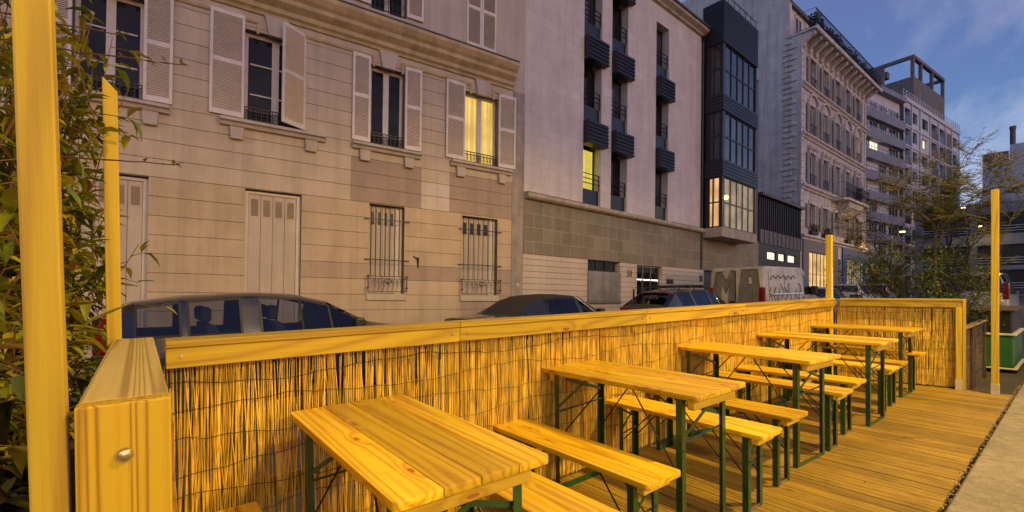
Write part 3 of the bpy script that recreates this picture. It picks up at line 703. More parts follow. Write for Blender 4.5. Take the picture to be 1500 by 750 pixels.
for a, b, z0, z1 in (GH[2], GH[3]):
    w4 = (b - a - .24) / 4
    f = MB(); f.box(a + .002, a + .05, .14, .2, z0 + .002, z1 - .002).box(b - .19, b - .002, .14, .2, z0 + .002, z1 - .002); f.build('window_frame', M_WINF, h1)
    for k in range(4):
        x0 = a + .05 + w4 * k; o = MB().box(x0 + .003, x0 + w4 - .003, .15, .18, z0 + .01, z1 - .02).build('shutter_leaf', M_LEAF, h1, bevel=.004)
        MB().box(x0 + .05, x0 + w4 - .05, .146, .149, z1 - .48, z1 - .16).build('louvre_vent', M_DARKV, o) if False else MB().box(x0 + .05, x0 + w4 - .05, .146, .1495, z1 - .48, z1 - .16).build('louvre_vent', M_IRON, o)
    s = MB(); s.box(a - .05, b + .05, -.06, .12, z0 - .17, z0 - .002); s.build('window_sill', M_STONE, h1, bevel=.008)
    m = MB(); yb = -.05; n = 8
    for k in range(n):
        x = a + .03 + (b - a - .06) * k / (n - 1); m.tube([(x, yb, z0 + .42), (x, yb, z1 - .03)], .009, 6)
    for z in (z1 - .37, z0 + .83): m.bar((a - .12, yb - .012, z), (b + .12, yb - .012, z), .012, .022)
    for x in (a - .1, b + .1):
        for z in (z1 - .37, z0 + .83): m.bar((x, yb, z), (x, .0, z), .012, .012)
    m.build('window_bars', M_IRON, h1)
    q = MB(); yk = -.13
    for z in (z0 + .42, z0 + .36, z0 + .05): q.bar((a - .04, yk, z), (b + .04, yk, z), .016, .014)
    for x in (a - .04, b + .04):
        q.bar((x, yk, z0 + .04), (x, yk, z0 + .44), .018, .018)
        for z in (z0 + .42, z0 + .14):
            q.bar((x, yk, z), (x, .0, z), .014, .014); q.tube([(x, yk - .012, z), (x, yk - .05, z)], [.026, .012], 8)
    for k in range(7):
        xc = a + .04 + (b - a - .08) * (k + .5) / 7; rr_ = .045
        pts = [(xc + rr_ * (1 - t * .1) * cos(t * .9 + k), yk, z0 + .30 + rr_ * (1 - t * .1) * sin(t * .9 + k)) for t in range(9)]
        q.tube(pts, .007, 4)
        q.tube([(xc, yk, z0 + .26), (xc + .02, yk, z0 + .19), (xc - .01, yk, z0 + .06)], .006, 4)
    xm = (a + b) / 2
    for sx_ in (-1, 1): q.tube([(xm + sx_ * .09 * sin(t * .5), yk - .005, z0 + .36 - .02 * t) for t in range(7)], .011, 5)
    q.build('iron_basket', M_IRON, h1)
MB().tube([(-.2, -.03, 1.62), (-.2, -.045, 1.62)], .055, 14).build('wall_cap', M_STONE, h1)
MB().tube([(-3.42, -.02, 2.28), (-3.3, -.06, 2.2)], .012, 6).tube([(-3.3, -.045, 2.25), (-3.29, -.03, 1.98)], [.03, .012], 6).build('shutter_hook', M_IRON, h1)
rf = MB(); rf.add([(-15.1, -.1, 11.5), (.05, -.1, 11.5), (.05, 9.1, 11.5), (-15.1, 9.1, 11.5), (-15.1, 4.5, 14), (.05, 4.5, 14)], ((0, 1, 5, 4), (2, 3, 4, 5), (0, 4, 3), (1, 2, 5), (3, 2, 1, 0))); rf.build('roof', surf('zinc_roof', (.2, .21, .22), .5, .2, 2, .2), h1)
# ------------------------------------------------------------------ pale modern block no. 58 with dark bay tower
def fin_mat(name, c, rough=.45): return surf(name, c, rough, .2, 8, .06, 60)
M_CLAD = bricks('pale_stone_cladding', (.6, .555, .51), (.65, .6, .55), (.49, .445, .41), .62, .31, .005, .75, .3, 'XZ', .14, .12)
M_GREYST = bricks('grey_stone_panels', (.2, .17, .105), (.26, .225, .14), (.34, .3, .2), .82, .42, .012, .6, .3, 'XZ', .22, .15)
M_BASE = bricks('pale_coursed_base', (.53, .455, .36), (.57, .49, .39), (.2, .16, .12), 40., .185, .008, .8, .6, 'XZ', .13, .1)
M_PLINTH = surf('grey_plinth', (.22, .185, .13), .8, .25, 2, .3, stain=.2)
M_NAVY = fin_mat('dark_blue_panel', (.011, .012, .016), .35)
M_NAVYL = fin_mat('dark_louvre_metal', (.016, .0175, .023), .4)
M_LEDGE = surf('pale_concrete_ledge', (.45, .39, .3), .8, .2, 3, .3, stain=.25)
h2 = empty('modern_block', bM(8.8535, 10.5, 1.74), 'pale stone clad modern block with dark window strips and bay tower, number 58', 'apartment block')
SLOT = [(2.66, 3.6, 4.37, 14), (4.17, 5.12, 4.37, 14), (7.0, 7.93, 4.37, 12.29)]
mb = wall(MB(), .0, 16.5, 4.35, 13.05, SLOT, .0, .5); mb.build('wall', M_CLAD, h2)
BH = [(2.96, 4.75, 1.17, 2.575), (5.82, 7.57, -.3, 2.53), (11.0, 14.2, .0, 2.575)]
mb = wall(MB(), .0, 16.9, 2.58, 4.35, [], -.03); mb.box(0, 16.9, -.029, .05, 2.56, 2.58); mb.build('stone_band', M_GREYST, h2)
mb = wall(MB(), .0, 16.9, .62, 2.58, BH, .0, .3); mb.build('base_wall', M_BASE, h2)
mb = wall(MB(), .0, 16.9, -.6, .62, [b for b in BH if b[2] < .6], -.02, .32); mb.box(0, 5.815, -.0195, .0, .615, .62).box(7.575, 10.99, -.0195, .0, .615, .62); mb.build('plinth', M_PLINTH, h2)
sm = MB(); shell(sm, .0, 16.88, -.6, 13.0, 10, .01); sm.build('block_sides', M_CLAD, h2)
m = MB(); profile(m, [(0, 4.18), (.16, 4.2), (.22, 4.25), (.22, 4.36), (0, 4.38)], .0, 10.75); m.build('ledge', M_LEDGE, h2)
m = MB(); profile(m, [(0, 4.381), (.225, 4.362), (.23, 4.375), (0, 4.40)], .0, 2.655); profile(m, [(0, 4.381), (.225, 4.362), (.23, 4.375), (0, 4.40)], 7.94, 10.74); m.build('ledge_flashing', M_LEAD, h2)
m = MB(); profile(m, [(0, 12.98), (.1, 13.0), (.14, 13.08), (.3, 13.16), (.3, 13.28), (0, 13.3)], .0, 10.75); m.build('eaves_cornice', M_LEDGE, h2)
m = MB(); profile(m, [(.0, 13.302), (.36, 13.285), (.38, 13.34), (.3, 13.37), (0, 13.37)], .0, 10.9); m.build('gutter', M_LEAD, h2)
r = MB(); r.add([(0, .1, 13.3), (16.8, .1, 13.3), (16.8, 2.2, 16.2), (0, 2.2, 16.2), (0, 9.9, 16.2), (16.8, 9.9, 16.2), (0, 9.9, 13.), (16.8, 9.9, 13.)], ((0, 1, 2, 3), (3, 2, 5, 4), (0, 3, 4, 6), (1, 7, 5, 2)))
for k in range(28): 
    x = .3 + k * .6; r.bar((x, .09, 13.31), (x, 2.19, 16.21), .03, .05)
r.build('roof', surf('dark_zinc_roof', (.04, .05, .07), .4, .2, 3, .1), h2)
rl = MB()
for x in (8.1, 8.9, 9.7, 10.5): rl.tube([(x, .35, 13.3), (x, .35, 14.2)], .02, 6)
rl.tube([(8.1, .35, 14.2), (10.5, .35, 14.2)], .02, 6); rl.build('roof_rail', M_NAVY, h2)
FL = [4.37, 7.22, 10.08, 12.95]
for ci, (a, b, _, zt) in enumerate(SLOT):
    for k in range(3):
        z0, z1 = FL[k], [6.44, 9.28, 12.1][k]
        if ci == 2 and k == 2: z1 = 12.285
        gm = M_LITG if (ci, k) == (0, 0) else M_BLUEG if (ci + k) % 2 == 0 else M_DARKG
        window(h2, a + .012, b - .012, z0 + .6, z1 - .003, .3, M_NAVY, gm, 1 if ci == 2 else 0, 0, .06)
        MB().box(a + .004, b - .004, .1, .13, z0 + .005, z0 + .6).build('solid_panel', M_NAVY, h2)
        m = MB()
        for q in (.2, .36, .52): m.tube([(a + .003, .06, z0 + .6 + q), (b - .003, .06, z0 + .6 + q)], .016, 6)
        for x in (a + .04, b - .04): m.box(x - .012, x + .012, .045, .075, z0 + .6, z0 + 1.13)
        m.build('guard_rail', M_NAVY, h2)
        if ci == 2 and k == 2: continue
        zt0, zt1 = z1, FL[k + 1]
        m = MB(); m.box(a + .02, b + .14, -.2, .12, zt0, zt1, (.2, .2, .2))
        n = 6
        for q in range(n):
            zz0 = zt0 + (zt1 - zt0) * q / n; m.prism([(-.2005, zz0 + .012), (-.235, zz0 + .02), (-.2005, zz0 + (zt1 - zt0) / n - .01)], 'x', a + .015, b + .145)
        m.build('louvre_box', M_NAVYL, h2)
    MB().box(a, b, .45, .46, 4.37, 13.).build('recess_back', M_NAVY, h2)
m = MB(); m.tube([(10.66, -.06, 2.6), (10.66, -.06, 13.0), (10.66, -.2, 13.25)], .05, 8); m.box(10.58, 10.74, -.16, .0, 12.8, 13.0); m.build('drainpipe', M_NAVYL, h2, smooth=50)
# plant pot on the third strip
# dark bay tower
BX0, BX1, BO = 10.78, 14.3, .91
bay = MB()
def bayring(z0, z1, o=0., mat=None, name='bay_cladding', ribs=0):
    m = MB(); m.box(BX0 - o, BX1 + o, -BO - o, .0, z0, z1, (.3, .3, .3))
    n = max(1, int((z1 - z0) / .13))
    for q in range(n):
        za = z0 + (z1 - z0) * q / n; zb = z0 + (z1 - z0) * (q + 1) / n
        m.prism([(-BO - o - .0005, za + .015), (-BO - o - .022, za + .024), (-BO - o - .0005, zb - .008)], 'x', BX0 - o - .02, BX1 + o + .02)
        m.prism([(BX0 - o - .0005, za + .015), (BX0 - o - .02, za + .024), (BX0 - o - .0005, zb - .008)], 'y', -BO - o, -.0)
    return m.build(name, mat or M_NAVYL, h2)
bayring(12.5, 14.35, .03); bayring(9.5, 10.24, .03); bayring(6.62, 7.36, .03)
m = MB(); m.box(BX0 - .04, BX1 + .04, -BO - .04, .0, 3.98, 4.4); m.build('bay_base', M_LEDGE, h2, bevel=.01)
m = MB(); m.box(BX0, BX1, -.35, -.02, 4.4, 12.5); m.build('bay_core', M_NAVY, h2)
rl = MB()
for x in [BX0 + (BX1 - BX0) * k / 6 for k in range(7)]: rl.tube([(x, -BO + .06, 14.35), (x, -BO + .06, 14.75)], .018, 6)
rl.tube([(BX0, -.05, 14.75), (BX0, -BO + .06, 14.75), (BX1, -BO + .06, 14.75)], .02, 6); rl.build('roof_rail', M_NAVY, h2)
for k, (z0, z1) in enumerate(((4.4, 6.62), (7.36, 9.5), (10.24, 12.5))):
    for (xa, xb) in ((BX0, BX0 + .22), (BX1 - .12, BX1)): MB().box(xa, xb, -BO, -.0, z0 + .001, z1 - .001).build('bay_post', M_NAVY, h2) if xa > BX0 else MB().box(xa, xb, -BO, -BO + .12, z0 + .001, z1 - .001).build('bay_post', M_NAVY, h2)
    window(h2, BX0 + .2, BX1 - .1, z0, z1, -BO + .03, M_NAVY, (M_LITBAY, M_BLUEG, M_BLUEG)[k] if k else M_BAYG, 4, 1, .05, 'bay_window', .06, .07)
    # side window
    f = MB(); ys = (-BO + .12, -.5, -.09)
    for y in ys: f.box(BX0 + .005, BX0 + .06, y - .03, y + .03, z0 + .001, z1 - .001)
    for z in (z0 + .03, (z0 + z1) / 2, z1 - .03): f.box(BX0 + .006, BX0 + .059, -BO + .15, -.03, z - .03, z + .03)
    o = f.build('bay_side_window', M_NAVY, h2)
    MB().box(BX0 + .03, BX0 + .036, -BO + .13, -.03, z0, z1).build('pane', M_LITW if k == 0 else M_BLUEG, o)
# ground floor of no. 58
a, b, z0, z1 = BH[0]
window(h2, a + .002, b - .15, 2.16, z1, .1, M_NAVY, M_DARKG, 2, 0, .05)
MB().box(a - .01, b + .01, -.05, -.02, z0 - .02, 2.17).build('frosted_panel', surf('grey_frosted_panel', (.25, .24, .215), .3, .25, 2.5, .1, stain=.3), h2, bevel=.004)
MB().box(a - .05, b + .05, -.08, .0, z0 - .1, z0 - .022).build('window_sill', M_PLINTH, h2)
a, b, z0, z1 = BH[1]
window(h2, a + .002, b - .002, .2, z1 - .01, .15, M_STEELF, M_DARKG, 2, 3, .05, 'entrance_door', .05, .04)
MB().box(a + .05, b - .05, .17, .172, 1.92, 2.0).build('tube_light', glow('tube_light', (1, .93, .8), 2.6), h2)
a, b, z0, z1 = BH[2]
MB().box(a, b, .2, .22, z0, z1).build('garage_door', M_NAVY, h2)
m = MB(); m.box(10.62, 10.85, -.03, -.001, 2.03, 2.3); m.build('door_lamp', M_NAVY, h2)
m = MB(); m.box(5.56, 5.66, -.025, -.001, 1.1, 1.6); m.build('intercom', M_NAVYL, h2, bevel=.004)
MB().box(7.88, 8.4, -.018, -.001, 1.86, 2.05).build('name_plate', M_NAVY, h2, bevel=.004); MB().box(7.88, 8.36, -.016, -.001, 2.09, 2.22).build('name_plate', M_BRASS, h2, bevel=.004)
def text(s, size, mat, M=None, parent=None, ext=.004, name='lettering', align='CENTER', sx=1.):
    cu = bpy.data.curves.new('t', 'FONT'); cu.body = s; cu.size = size; cu.extrude = ext; cu.align_x = align; cu.resolution_u = 3
    to = bpy.data.objects.new('t', cu); COL.objects.link(to)
    dg = bpy.context.evaluated_depsgraph_get(); me = bpy.data.meshes.new_from_object(to.evaluated_get(dg)); bpy.data.objects.remove(to)
    me.materials.clear(); me.materials.append(mat)
    me.transform(MX.Rotation(pi / 2, 4, 'X')); me.transform(MX.Scale(sx, 4, (1, 0, 0)))
    o = bpy.data.objects.new(name, me); COL.objects.link(o)
    if parent is not None: o.parent = parent
    if M is not None: o.matrix_basis = M
    return o
nb = text('58', .34, M_IRON, MX.Translation((5.33, -.006, 2.06)), h2, .005, 'house_number', sx=1.0)
# ------------------------------------------------------------------ low zinc clad workshop
h3 = empty('zinc_workshop', bM(8.8535, 10.5, 1.74), 'low zinc clad building with upright slats between the bay tower and stone house', 'building')
X0, X1 = 16.92, 23.3
m = wall(MB(), X0, X1, 3.05, 4.3, [(18.1, 19.4, 3.45, 3.95), (19.7, 20.8, 3.45, 3.95), (21.15, 22.5, 3.45, 3.95)], -.02, .2); m.build('lintel', M_NAVYL, h3)
m = wall(MB(), X0, X1, -.2, 3.05, [(17.8, 22.8, -.2, 3.02)], .0, .5); shell(m, X0, X1, -.2, 6.85, 9., .01); m.build('wall', M_NAVY, h3)
for a, b in ((18.1, 19.4), (19.7, 20.8), (21.15, 22.5)): window(h3, a + .002, b - .002, 3.452, 3.948, .05, M_NAVY, M_LITC, 0, 0, .05)
MB().box(17.8, 22.8, .3, .34, .3, 3.02).build('garage_door', M_NAVYL, h3)
m = MB(); m.box(X0, X1, -.06, .0, 4.3, 5.05, (.4, .4, .4))
for k in range(11): x = X0 + .05 + k * .62; m.box(x, x + .03, -.085, -.0605, 4.3, 5.05)
m.build('zinc_apron', surf('purple_grey_zinc', (.085, .075, .085), .5, .25, 3, .15), h3)
MB().box(X0, X1, .06, .08, 5.05, 6.85).build('glass_strip', M_BLUEG, h3)
m = MB()
for k in range(23): x = X0 + .06 + k * .282; m.box(x, x + .07, -.05, .055, 5.06, 6.84)
m.build('upright_fins', M_NAVYL, h3)
m = MB(); m.box(X0 - .02, X1 - .005, -.25, .3, 6.85, 7.0); m.build('roof_edge', M_LEAD, h3)
# ------------------------------------------------------------------ old stone apartment house
M_OLDST = surf('old_cut_stone', (.6, .56, .52), .85, .22, 1.6, .35, 70, stain=.35, grain=.12)
M_OLDST2 = surf('old_carved_stone', (.63, .59, .54), .85, .25, 2.5, .35, 70, stain=.3, grain=.1)
M_GABLE = bricks('whitewashed_brick', (.64, .63, .62), (.72, .71, .70), (.48, .47, .46), .24, .085, .012, .9, .5, 'YZ', .22, .25)
M_GSHUT = surf('grey_shutter_paint', (.26, .24, .22), .6, .15, 6, .1)
h4 = empty('stone_apartment_house', bM(32.112, 11.2066, -.46), 'tall old stone apartment house with a black iron top balcony and a whitewashed side wall', 'apartment house')
CX = [(1.36, 2.36), (3.66, 4.66), (6.05, 7.02), (8.2, 9.15), (10.5, 11.45)]
FZ = [(5.85, 7.45), (8.75, 10.75), (12.0, 13.9), (15.05, 16.85)]
holes = [(a, b, z0, z1) for z0, z1 in FZ for a, b in CX]
m = wall(MB(), 0, 13.1, 5.3, 18.0, holes, .0, .3); m.build('wall', M_OLDST, h4)
m = MB(); d_ = 12.; m.quad((0, 0, .3), (0, d_, .3), (0, d_, 18.), (0, 0, 18.)); m.quad((0, .7, 18.), (0, d_, 18.), (0, d_, 24), (0, .7, 24)); m.quad((0, .7, 18.), (.35, .7, 18.), (.35, .7, 24), (0, .7, 24)); m.quad((.35, .7, 18), (.35, d_, 18), (.35, d_, 24), (.35, .7, 24)); m.quad((0, .7, 24), (.35, .7, 24), (.35, d_, 24), (0, d_, 24)); m.quad((13.1, 0, .3), (13.1, d_, .3), (13.1, d_, 20), (13.1, 0, 20)); m.quad((0, d_, .3), (13.1, d_, .3), (13.1, d_, 20), (0, d_, 20)); m.build('gable_wall', M_GABLE, h4)
m = MB(); rr = random.Random(9)
for k in range(30):
    z = 7.4 + k * .35
    m.box(-.09, -.0005, .25 + (k % 2) * .25, 1.0 + rr.uniform(-.1, .15), z, z + .2)
m.build('toothing_stones', M_OLDST2, h4, bevel=.02)
m = MB(); m.box(.01, 13.09, .9, d_ - .1, 18.1, 20.4); m.build('attic_wall', M_OLDST2, h4)
m = MB(); m.prism([(.7, 20.35), (.7, 20.6), (4.5, 23.), (11.9, 23.), (11.9, 20.35)], 'x', .02, 13.1); m.build('roof', M_LEAD, h4)
for a, b in [(c_[0], c_[1]) for c_ in CX]: window(h4, a, b, 18.2, 20.0, .84, M_WINF, M_DARKG, 1, 1, .07, 'attic_window')
m = MB(); m.box(-.06, 13.95, -.85, .9, 17.98, 18.12); profile(m, [(.85, 17.9), (.9, 17.94), (.9, 18.14), (.85, 18.14)], -.08, 13.97); m.build('top_balcony', M_OLDST2, h4)
for k in range(14):
    x = .05 + k * .99; q = MB(); q.prism([(0, 17.1), (-.14, 17.15), (-.18, 17.4), (-.5, 17.62), (-.72, 17.75), (-.75, 17.975), (0, 17.975)], 'x', x, x + .26); q.build('balcony_bracket', M_OLDST2, h4)
iron_rail(h4, -.02, 13.9, 18.14, 19.25, -.8, 'balcony_rail', .11, None, 1.2, True)
rg_ = random.Random(77); lv_ = MB()
for k in range(2600):
    x = rg_.uniform(0, 13.7); hgt = .55 + .5 * abs(sin(x * 1.7) * sin(x * .9 + 1)); z = 18.15 + hgt * rg_.random() * 1.15
    p_ = V((x, rg_.uniform(-.72, -.35), z)); dd = V((rg_.uniform(-1, 1), rg_.uniform(-1, .3), rg_.uniform(-.4, 1))).normalized() * .16; ss = dd.cross(V((.3, .2, 1))).normalized() * .05
    lv_.quad(p_, p_ + dd * .5 + ss, p_ + dd, p_ + dd * .5 - ss)
lv_.build('balcony_planting', leaf_mat('balcony_leaves', [(.008, .012, .005), (.018, .024, .008), (.03, .03, .012)]), h4)
for z, nm in ((14.75, 0), (11.62, 0), (8.35, 0), (5.2, 1)):
    m = MB(); profile(m, [(0, z - .12), (.1, z - .1), (.14, z), (.26, z + .06), (.26, z + .16), (.2, z + .2), (0, z + .2)], -.03, 13.15); m.build('string_course', M_OLDST2, h4)
for x0, x1 in ((-.04, .45), (12.75, 13.14)):
    m = MB(); n = 28
    for k in range(n): z = 5.4 + k * .42; m.box(x0, x1 - (.12 if k % 2 else 0) * (1 if x0 < 1 else 0), -.05, -.0005, z, z + .39)
    m.build('quoins', M_OLDST2, h4, bevel=.012)
for fi, (z0, z1) in enumerate(FZ):
    for ci, (a, b) in enumerate(CX):
        lit = (fi, ci) in ((2, 4),)
        window(h4, a + .002, b - .002, z0 + .002, z1 - .002, .18, M_WINF, M_LITW if lit else (M_BLUEG, M_DARKG)[(fi * 3 + ci * 5) % 3 == 0], 1, 1, .08)
        m = MB(); s_ = .09
        m.box(a - s_ - .03, a - .002, -.06, -.0005, z0, z1).box(b + .002, b + s_ + .03, -.06, -.0005, z0, z1)
        if fi == 2:
            pts = [((a + b) / 2 + (.66 + o_) * cos(t), z1 + .12 + (.5 + o_) * sin(t)) for o_, ts in ((.12, [pi * k / 10 for k in range(11)]), (0, [pi * (10 - k) / 10 for k in range(11)])) for t in ts]
            m.prism(pts, 'y', -.14, -.0005)
        elif fi == 1:
            profile(m, [(0, z1 + .2), (.12, z1 + .22), (.2, z1 + .34), (.2, z1 + .4), (0, z1 + .42)], a - .3, b + .3); m.box(a - .15, b + .15, -.07, -.0005, z1 + .02, z1 + .2)
            for x in (a - .22, b + .1): m.box(x, x + .12, -.12, -.0005, z1 - .35, z1 + .2)
        else: m.box(a - .1, b + .1, -.07, -.0005, z1 + .003, z1 + .2)
        m.build('window_surround', M_OLDST2, h4)
        for sd, hx in ((-1, a - .12), (1, b + .12)):
            M_ = MX.Identity(4); x0, x1 = sorted((hx, hx + sd * .42))
            q = MB(); q.box(x0, x1, -.09, -.062, z0 + .03, z1 - .03, (.5, .5, .5)); 
            for k in range(int((z1 - z0 - .3) / .09)): q.box(x0 + .05, x1 - .05, -.1, -.0905, z0 + .14 + k * .09, z0 + .19 + k * .09, (.5, .5, .5))
            q.build('shutter', M_GSHUT, h4)
        if fi and not (fi == 1 and ci in (2, 3)): iron_rail(h4, a + .02, b - .02, z0 + .05, z0 + .6, -.1, 'window_guard', .12, None, .1, False)
m = MB(); m.prism([(5.45, -.0005), (5.45, -.75), (5.9, -.95), (10.5, -.95), (10.95, -.75), (10.95, -.0005)], 'z', 8.2, 8.36); m.build('balcony_slab', M_OLDST2, h4)
m = MB(); m.prism([(0, 7.2), (-.15, 7.3), (-.4, 7.6), (-.7, 7.85), (-.8, 8.19), (0, 8.19)], 'x', 6.6, 9.7); m.build('balcony_corbel', M_OLDST2, h4, bevel=.03)
iron_rail(h4, 5.5, 10.9, 8.37, 9.4, -.85, 'balcony_rail', .12, None, .8, True)
# shops at street level
M_SHOPG = surf('grey_shop_paint', (.14, .135, .13), .5, .15, 4, .1); M_SHOPB = surf('blue_shop_paint', (.02, .055, .19), .45, .15, 4, .1)
m = wall(MB(), .3, 6.6, .2, 5.1, [(1.2, 5.3, 1.5, 4.35)], -.1, .25); shell(m, .3, 6.6, .2, 5.1, .1, -.1); m.build('shop_front', M_SHOPG, h4)
window(h4, 1.2, 5.3, 1.5, 4.35, -.07, M_NAVY, M_LITSHOP, 5, 1, .06, 'shop_window')
m = wall(MB(), 7.6, 13.0, .2, 5.1, [(8.5, 12.4, 1.3, 4.3)], -.1, .25); shell(m, 7.6, 13, .2, 5.1, .1, -.1); m.build('shop_front', M_SHOPB, h4)
window(h4, 8.5, 12.4, 1.3, 4.3, -.07, M_SHOPB, M_SHOPDIM, 6, 1, .06, 'shop_window')
m = wall(MB(), .0, 13.1, .2, 5.3, [(6.75, 7.5, .2, 4.2)], .0, .2); m.build('wall', M_OLDST, h4)
MB().box(6.75, 7.5, .15, .18, .6, 4.2).build('door', M_NAVY, h4)
# ------------------------------------------------------------------ far apartment blocks
M_WHITEP = surf('white_facade_panel', (.54, .58, .64), .7, .12, 1.5, .1, stain=.15)
M_GREYBL = surf('grey_spandrel', (.22, .25, .3), .75, .15, 1.5, .1, stain=.2)
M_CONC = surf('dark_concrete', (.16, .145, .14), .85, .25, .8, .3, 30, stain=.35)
M_RUST = surf('brown_loggia_wall', (.16, .09, .07), .8, .2, 2, .1)
h5 = empty('banded_apartment_block', bM(66, 16.2, -8.9), 'grey and white apartment block with long window bands, right of the old stone house', 'apartment block')
W5 = 9.7
m = MB(); shell(m, -.6, W5, 1.5, 26.6, 14, .3, True); m.build('wall', M_WHITEP, h5)
rr = random.Random(21)
for k in range(9):
    zt = 25.3 - 2.44 * k; last = zt - 1.35
    MB().box(-.6, W5, -.35, .29, last - 1.12, last, (.4, rr.random(), .5)).build('spandrel_band', M_GREYBL, h5, bevel=.02)
    rl = MB(); rl.tube([(-.6, -.4, last + .28), (W5, -.4, last + .28)], .025, 5)
    for x in range(11): rl.tube([(-.5 + x, -.4, last), (-.5 + x, -.4, last + .28)], .015, 4)
    rl.build('band_rail', M_NAVY, h5)
    for x0, x1 in ((.2, 1.0), (1.5, 3.6), (4.0, 6.0), (6.6, 9.2)):
        t = rr.random()
        if t < .2: continue
        lit = (k, round(x0, 1)) in ((2, 1.5), (4, 1.5), (2, 4.0))
        window(h5, x0, x1, last + .05, zt - .05, .24, M_WHITEP, M_LITC if lit else (M_BLUEG if t < .75 else M_DARKG), 2 if x1 - x0 > 1.2 else 0, 0, .07, 'window', .055)
m = MB(); m.box(-.7, W5 + .05, -.4, 14.4, 26.45, 27.1); m.build('roof_edge', M_GREYBL, h5)
h6 = empty('loggia_apartment_block', bM(75.7, 14.7, -5.9), 'tall apartment block with stacks of dark loggias and a concrete stair tower on its roof', 'apartment block')
ZT = 27.0
colsL = [(.1, 2.6, 1), (3.3, 5.3, 0), (6.8, 9.4, 0), (10.3, 13.1, 1), (13.6, 16.1, 1), (19.5, 22.1, 0)]
fl = [ZT - .75 - 2.58 * k for k in range(10)]
holes = []
for zt in fl:
    for a, b, lg in colsL: holes.append((a, b, zt - (2.05 if lg else 1.5), zt) if lg else (a + .15, b - .15, zt - 1.55, zt - .1))
m = wall(MB(), .0, 22.9, 1.5, ZT, holes, .0, .9); m.build('wall', M_WHITEP, h6)
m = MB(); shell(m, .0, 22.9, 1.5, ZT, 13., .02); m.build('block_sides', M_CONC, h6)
MB().box(16.4, 19.1, -.06, -.002, 1.6, ZT - .8).build('blank_panel', M_CONC, h6)
for k, zt in enumerate(fl):
    for ci, (a, b, lg) in enumerate(colsL):
        if lg:
            MB().box(a + .02, b - .02, -.08, .02, zt - 2.06, zt - 1.1).build('loggia_parapet', M_NAVY if ci != 3 else M_CONC, h6)
            o = MB().box(a, b, .86, .89, zt - 2.05, zt).build('loggia_back', M_RUST if (k + ci) % 3 else M_NAVY, h6)
        else:
            lit = (k, ci) in ((1, 2), (5, 1), (5, 2))
            window(h6, a + .16, b - .16, zt - 1.54, zt - .11, .3, M_RUST if ci == 5 else M_CONC, M_LITC if (k, ci) == (1, 2) else M_LITW if lit else M_DARKG, 1, 0, .12, 'window')
    if k: MB().box(-.02, 22.92, -.1, -.0605, zt + .2, zt + .42).build('floor_band', M_WHITEP, h6)
m = MB()
for x in (-.05, 2.75, 5.9, 9.8, 13.25, 16.2, 19.2, 22.6): m.box(x, x + .28, -.14, -.1005, 1.6, ZT)
m.build('facade_ribs', M_WHITEP, h6)
m = MB(); m.box(-.1, 23., -.2, 13.2, ZT, ZT + .5); m.build('roof_edge', M_WHITEP, h6)
m = MB()
for x in range(24): m.tube([(x, -.05, ZT + .5), (x, -.05, ZT + 1.4)], .04, 4)
for z in (ZT + .95, ZT + 1.4): m.tube([(0, -.05, z), (22.9, -.05, z)], .04, 4)
m.build('roof_rail', M_WHITEP, h6)
# stair tower: own wall sheet with the open roof terrace on top
TX0, TX1, TY0, TY1 = 11.4, 25., 2.2, 12.6
m = MB(); shell(m, TX0, TX1, ZT + .5, 34., TY1 - TY0, TY0, True); m.build('stair_tower', M_TOWER, h6)
m = MB()
for (x, y) in ((TX0, TY0), (TX1 - .4, TY0), (TX0, TY1 - .4), (TX1 - .4, TY1 - .4), (TX0 + 3.2, TY0), (TX0 + 8, TY0), (TX0, TY0 + 5.5)): m.box(x + .001, x + .4, y + .001, y + .4, 34.001, 36.7)
m.box(TX0 - .05, TX1 + .05, TY0 - .05, TY0 + .45, 36.7, 37.15).box(TX0 - .05, TX1 + .05, TY1 - .45, TY1 + .05, 36.7, 37.15).box(TX0 - .05, TX0 + .45, TY0 + .451, TY1 - .451, 36.7, 37.15).box(TX1 - .45, TX1 + .05, TY0 + .451, TY1 - .451, 36.7, 37.15)
m.box(TX0 + .01, TX0 + .38, TY0 + 3.6, TY1 - .41, 34.001, 36.69); m.build('roof_frame', M_TOWER, h6)
for zz0 in (28.5, 30.6, 32.2): MB().box(TX0 + 3.5, TX0 + 5.0, TY0 - .03, TY0 + .01, zz0, zz0 + 1.3).build('stair_window', M_NAVY, h6)
MB().box(TX0 + 5.6, TX0 + 6.6, TY0 + 5, TY0 + 6, 37.151, 38.2).build('chimney', M_CONC, h6)
h7 = empty('white_street_end_building', bM(95, 9.4, -90), 'plain white building with roof railing and thin chimney at the right edge', 'building')
# local x runs towards -b, local y away from the camera
m = MB(); shell(m, 0, 22, 2, 21.3, 10, 0, True); m.build('wall', M_WHITEP, h7)
m = MB(); shell(m, 2.7, 22, 21.301, 23.4, 10, 0.01, True); m.build('upper_storey', M_WHITEP, h7)
MB().box(.05, 2.6, .06, .1, 21.3, 22.5).build('glass_railing', M_BLUEG, h7)
m = MB(); m.box(0, 2.69, .0, .05, 22.5, 22.6).box(0, .08, 0, .055, 21.301, 22.5).box(1.25, 1.33, 0, .055, 21.301, 22.5); m.build('railing_frame', M_WHITEP, h7)
m = MB(); m.tube([(2.95, .4, 23.4), (2.95, .4, 25.6)], [.3, .3], 10).tube([(2.95, .4, 25.6), (2.95, .4, 26.0)], [.36, .36], 10); m.build('chimney', M_CONC, h7)
h8 = empty('gallery_building', bM(80, 14.4, -90), 'low grey building with dark open galleries and white rails, behind the bare trees', 'building')
hl = [(x, x + 4.4, z0, z0 + 2.5) for z0 in (9.4, 5.6, 2.6) for x in (1., 6., 11., 16.)]
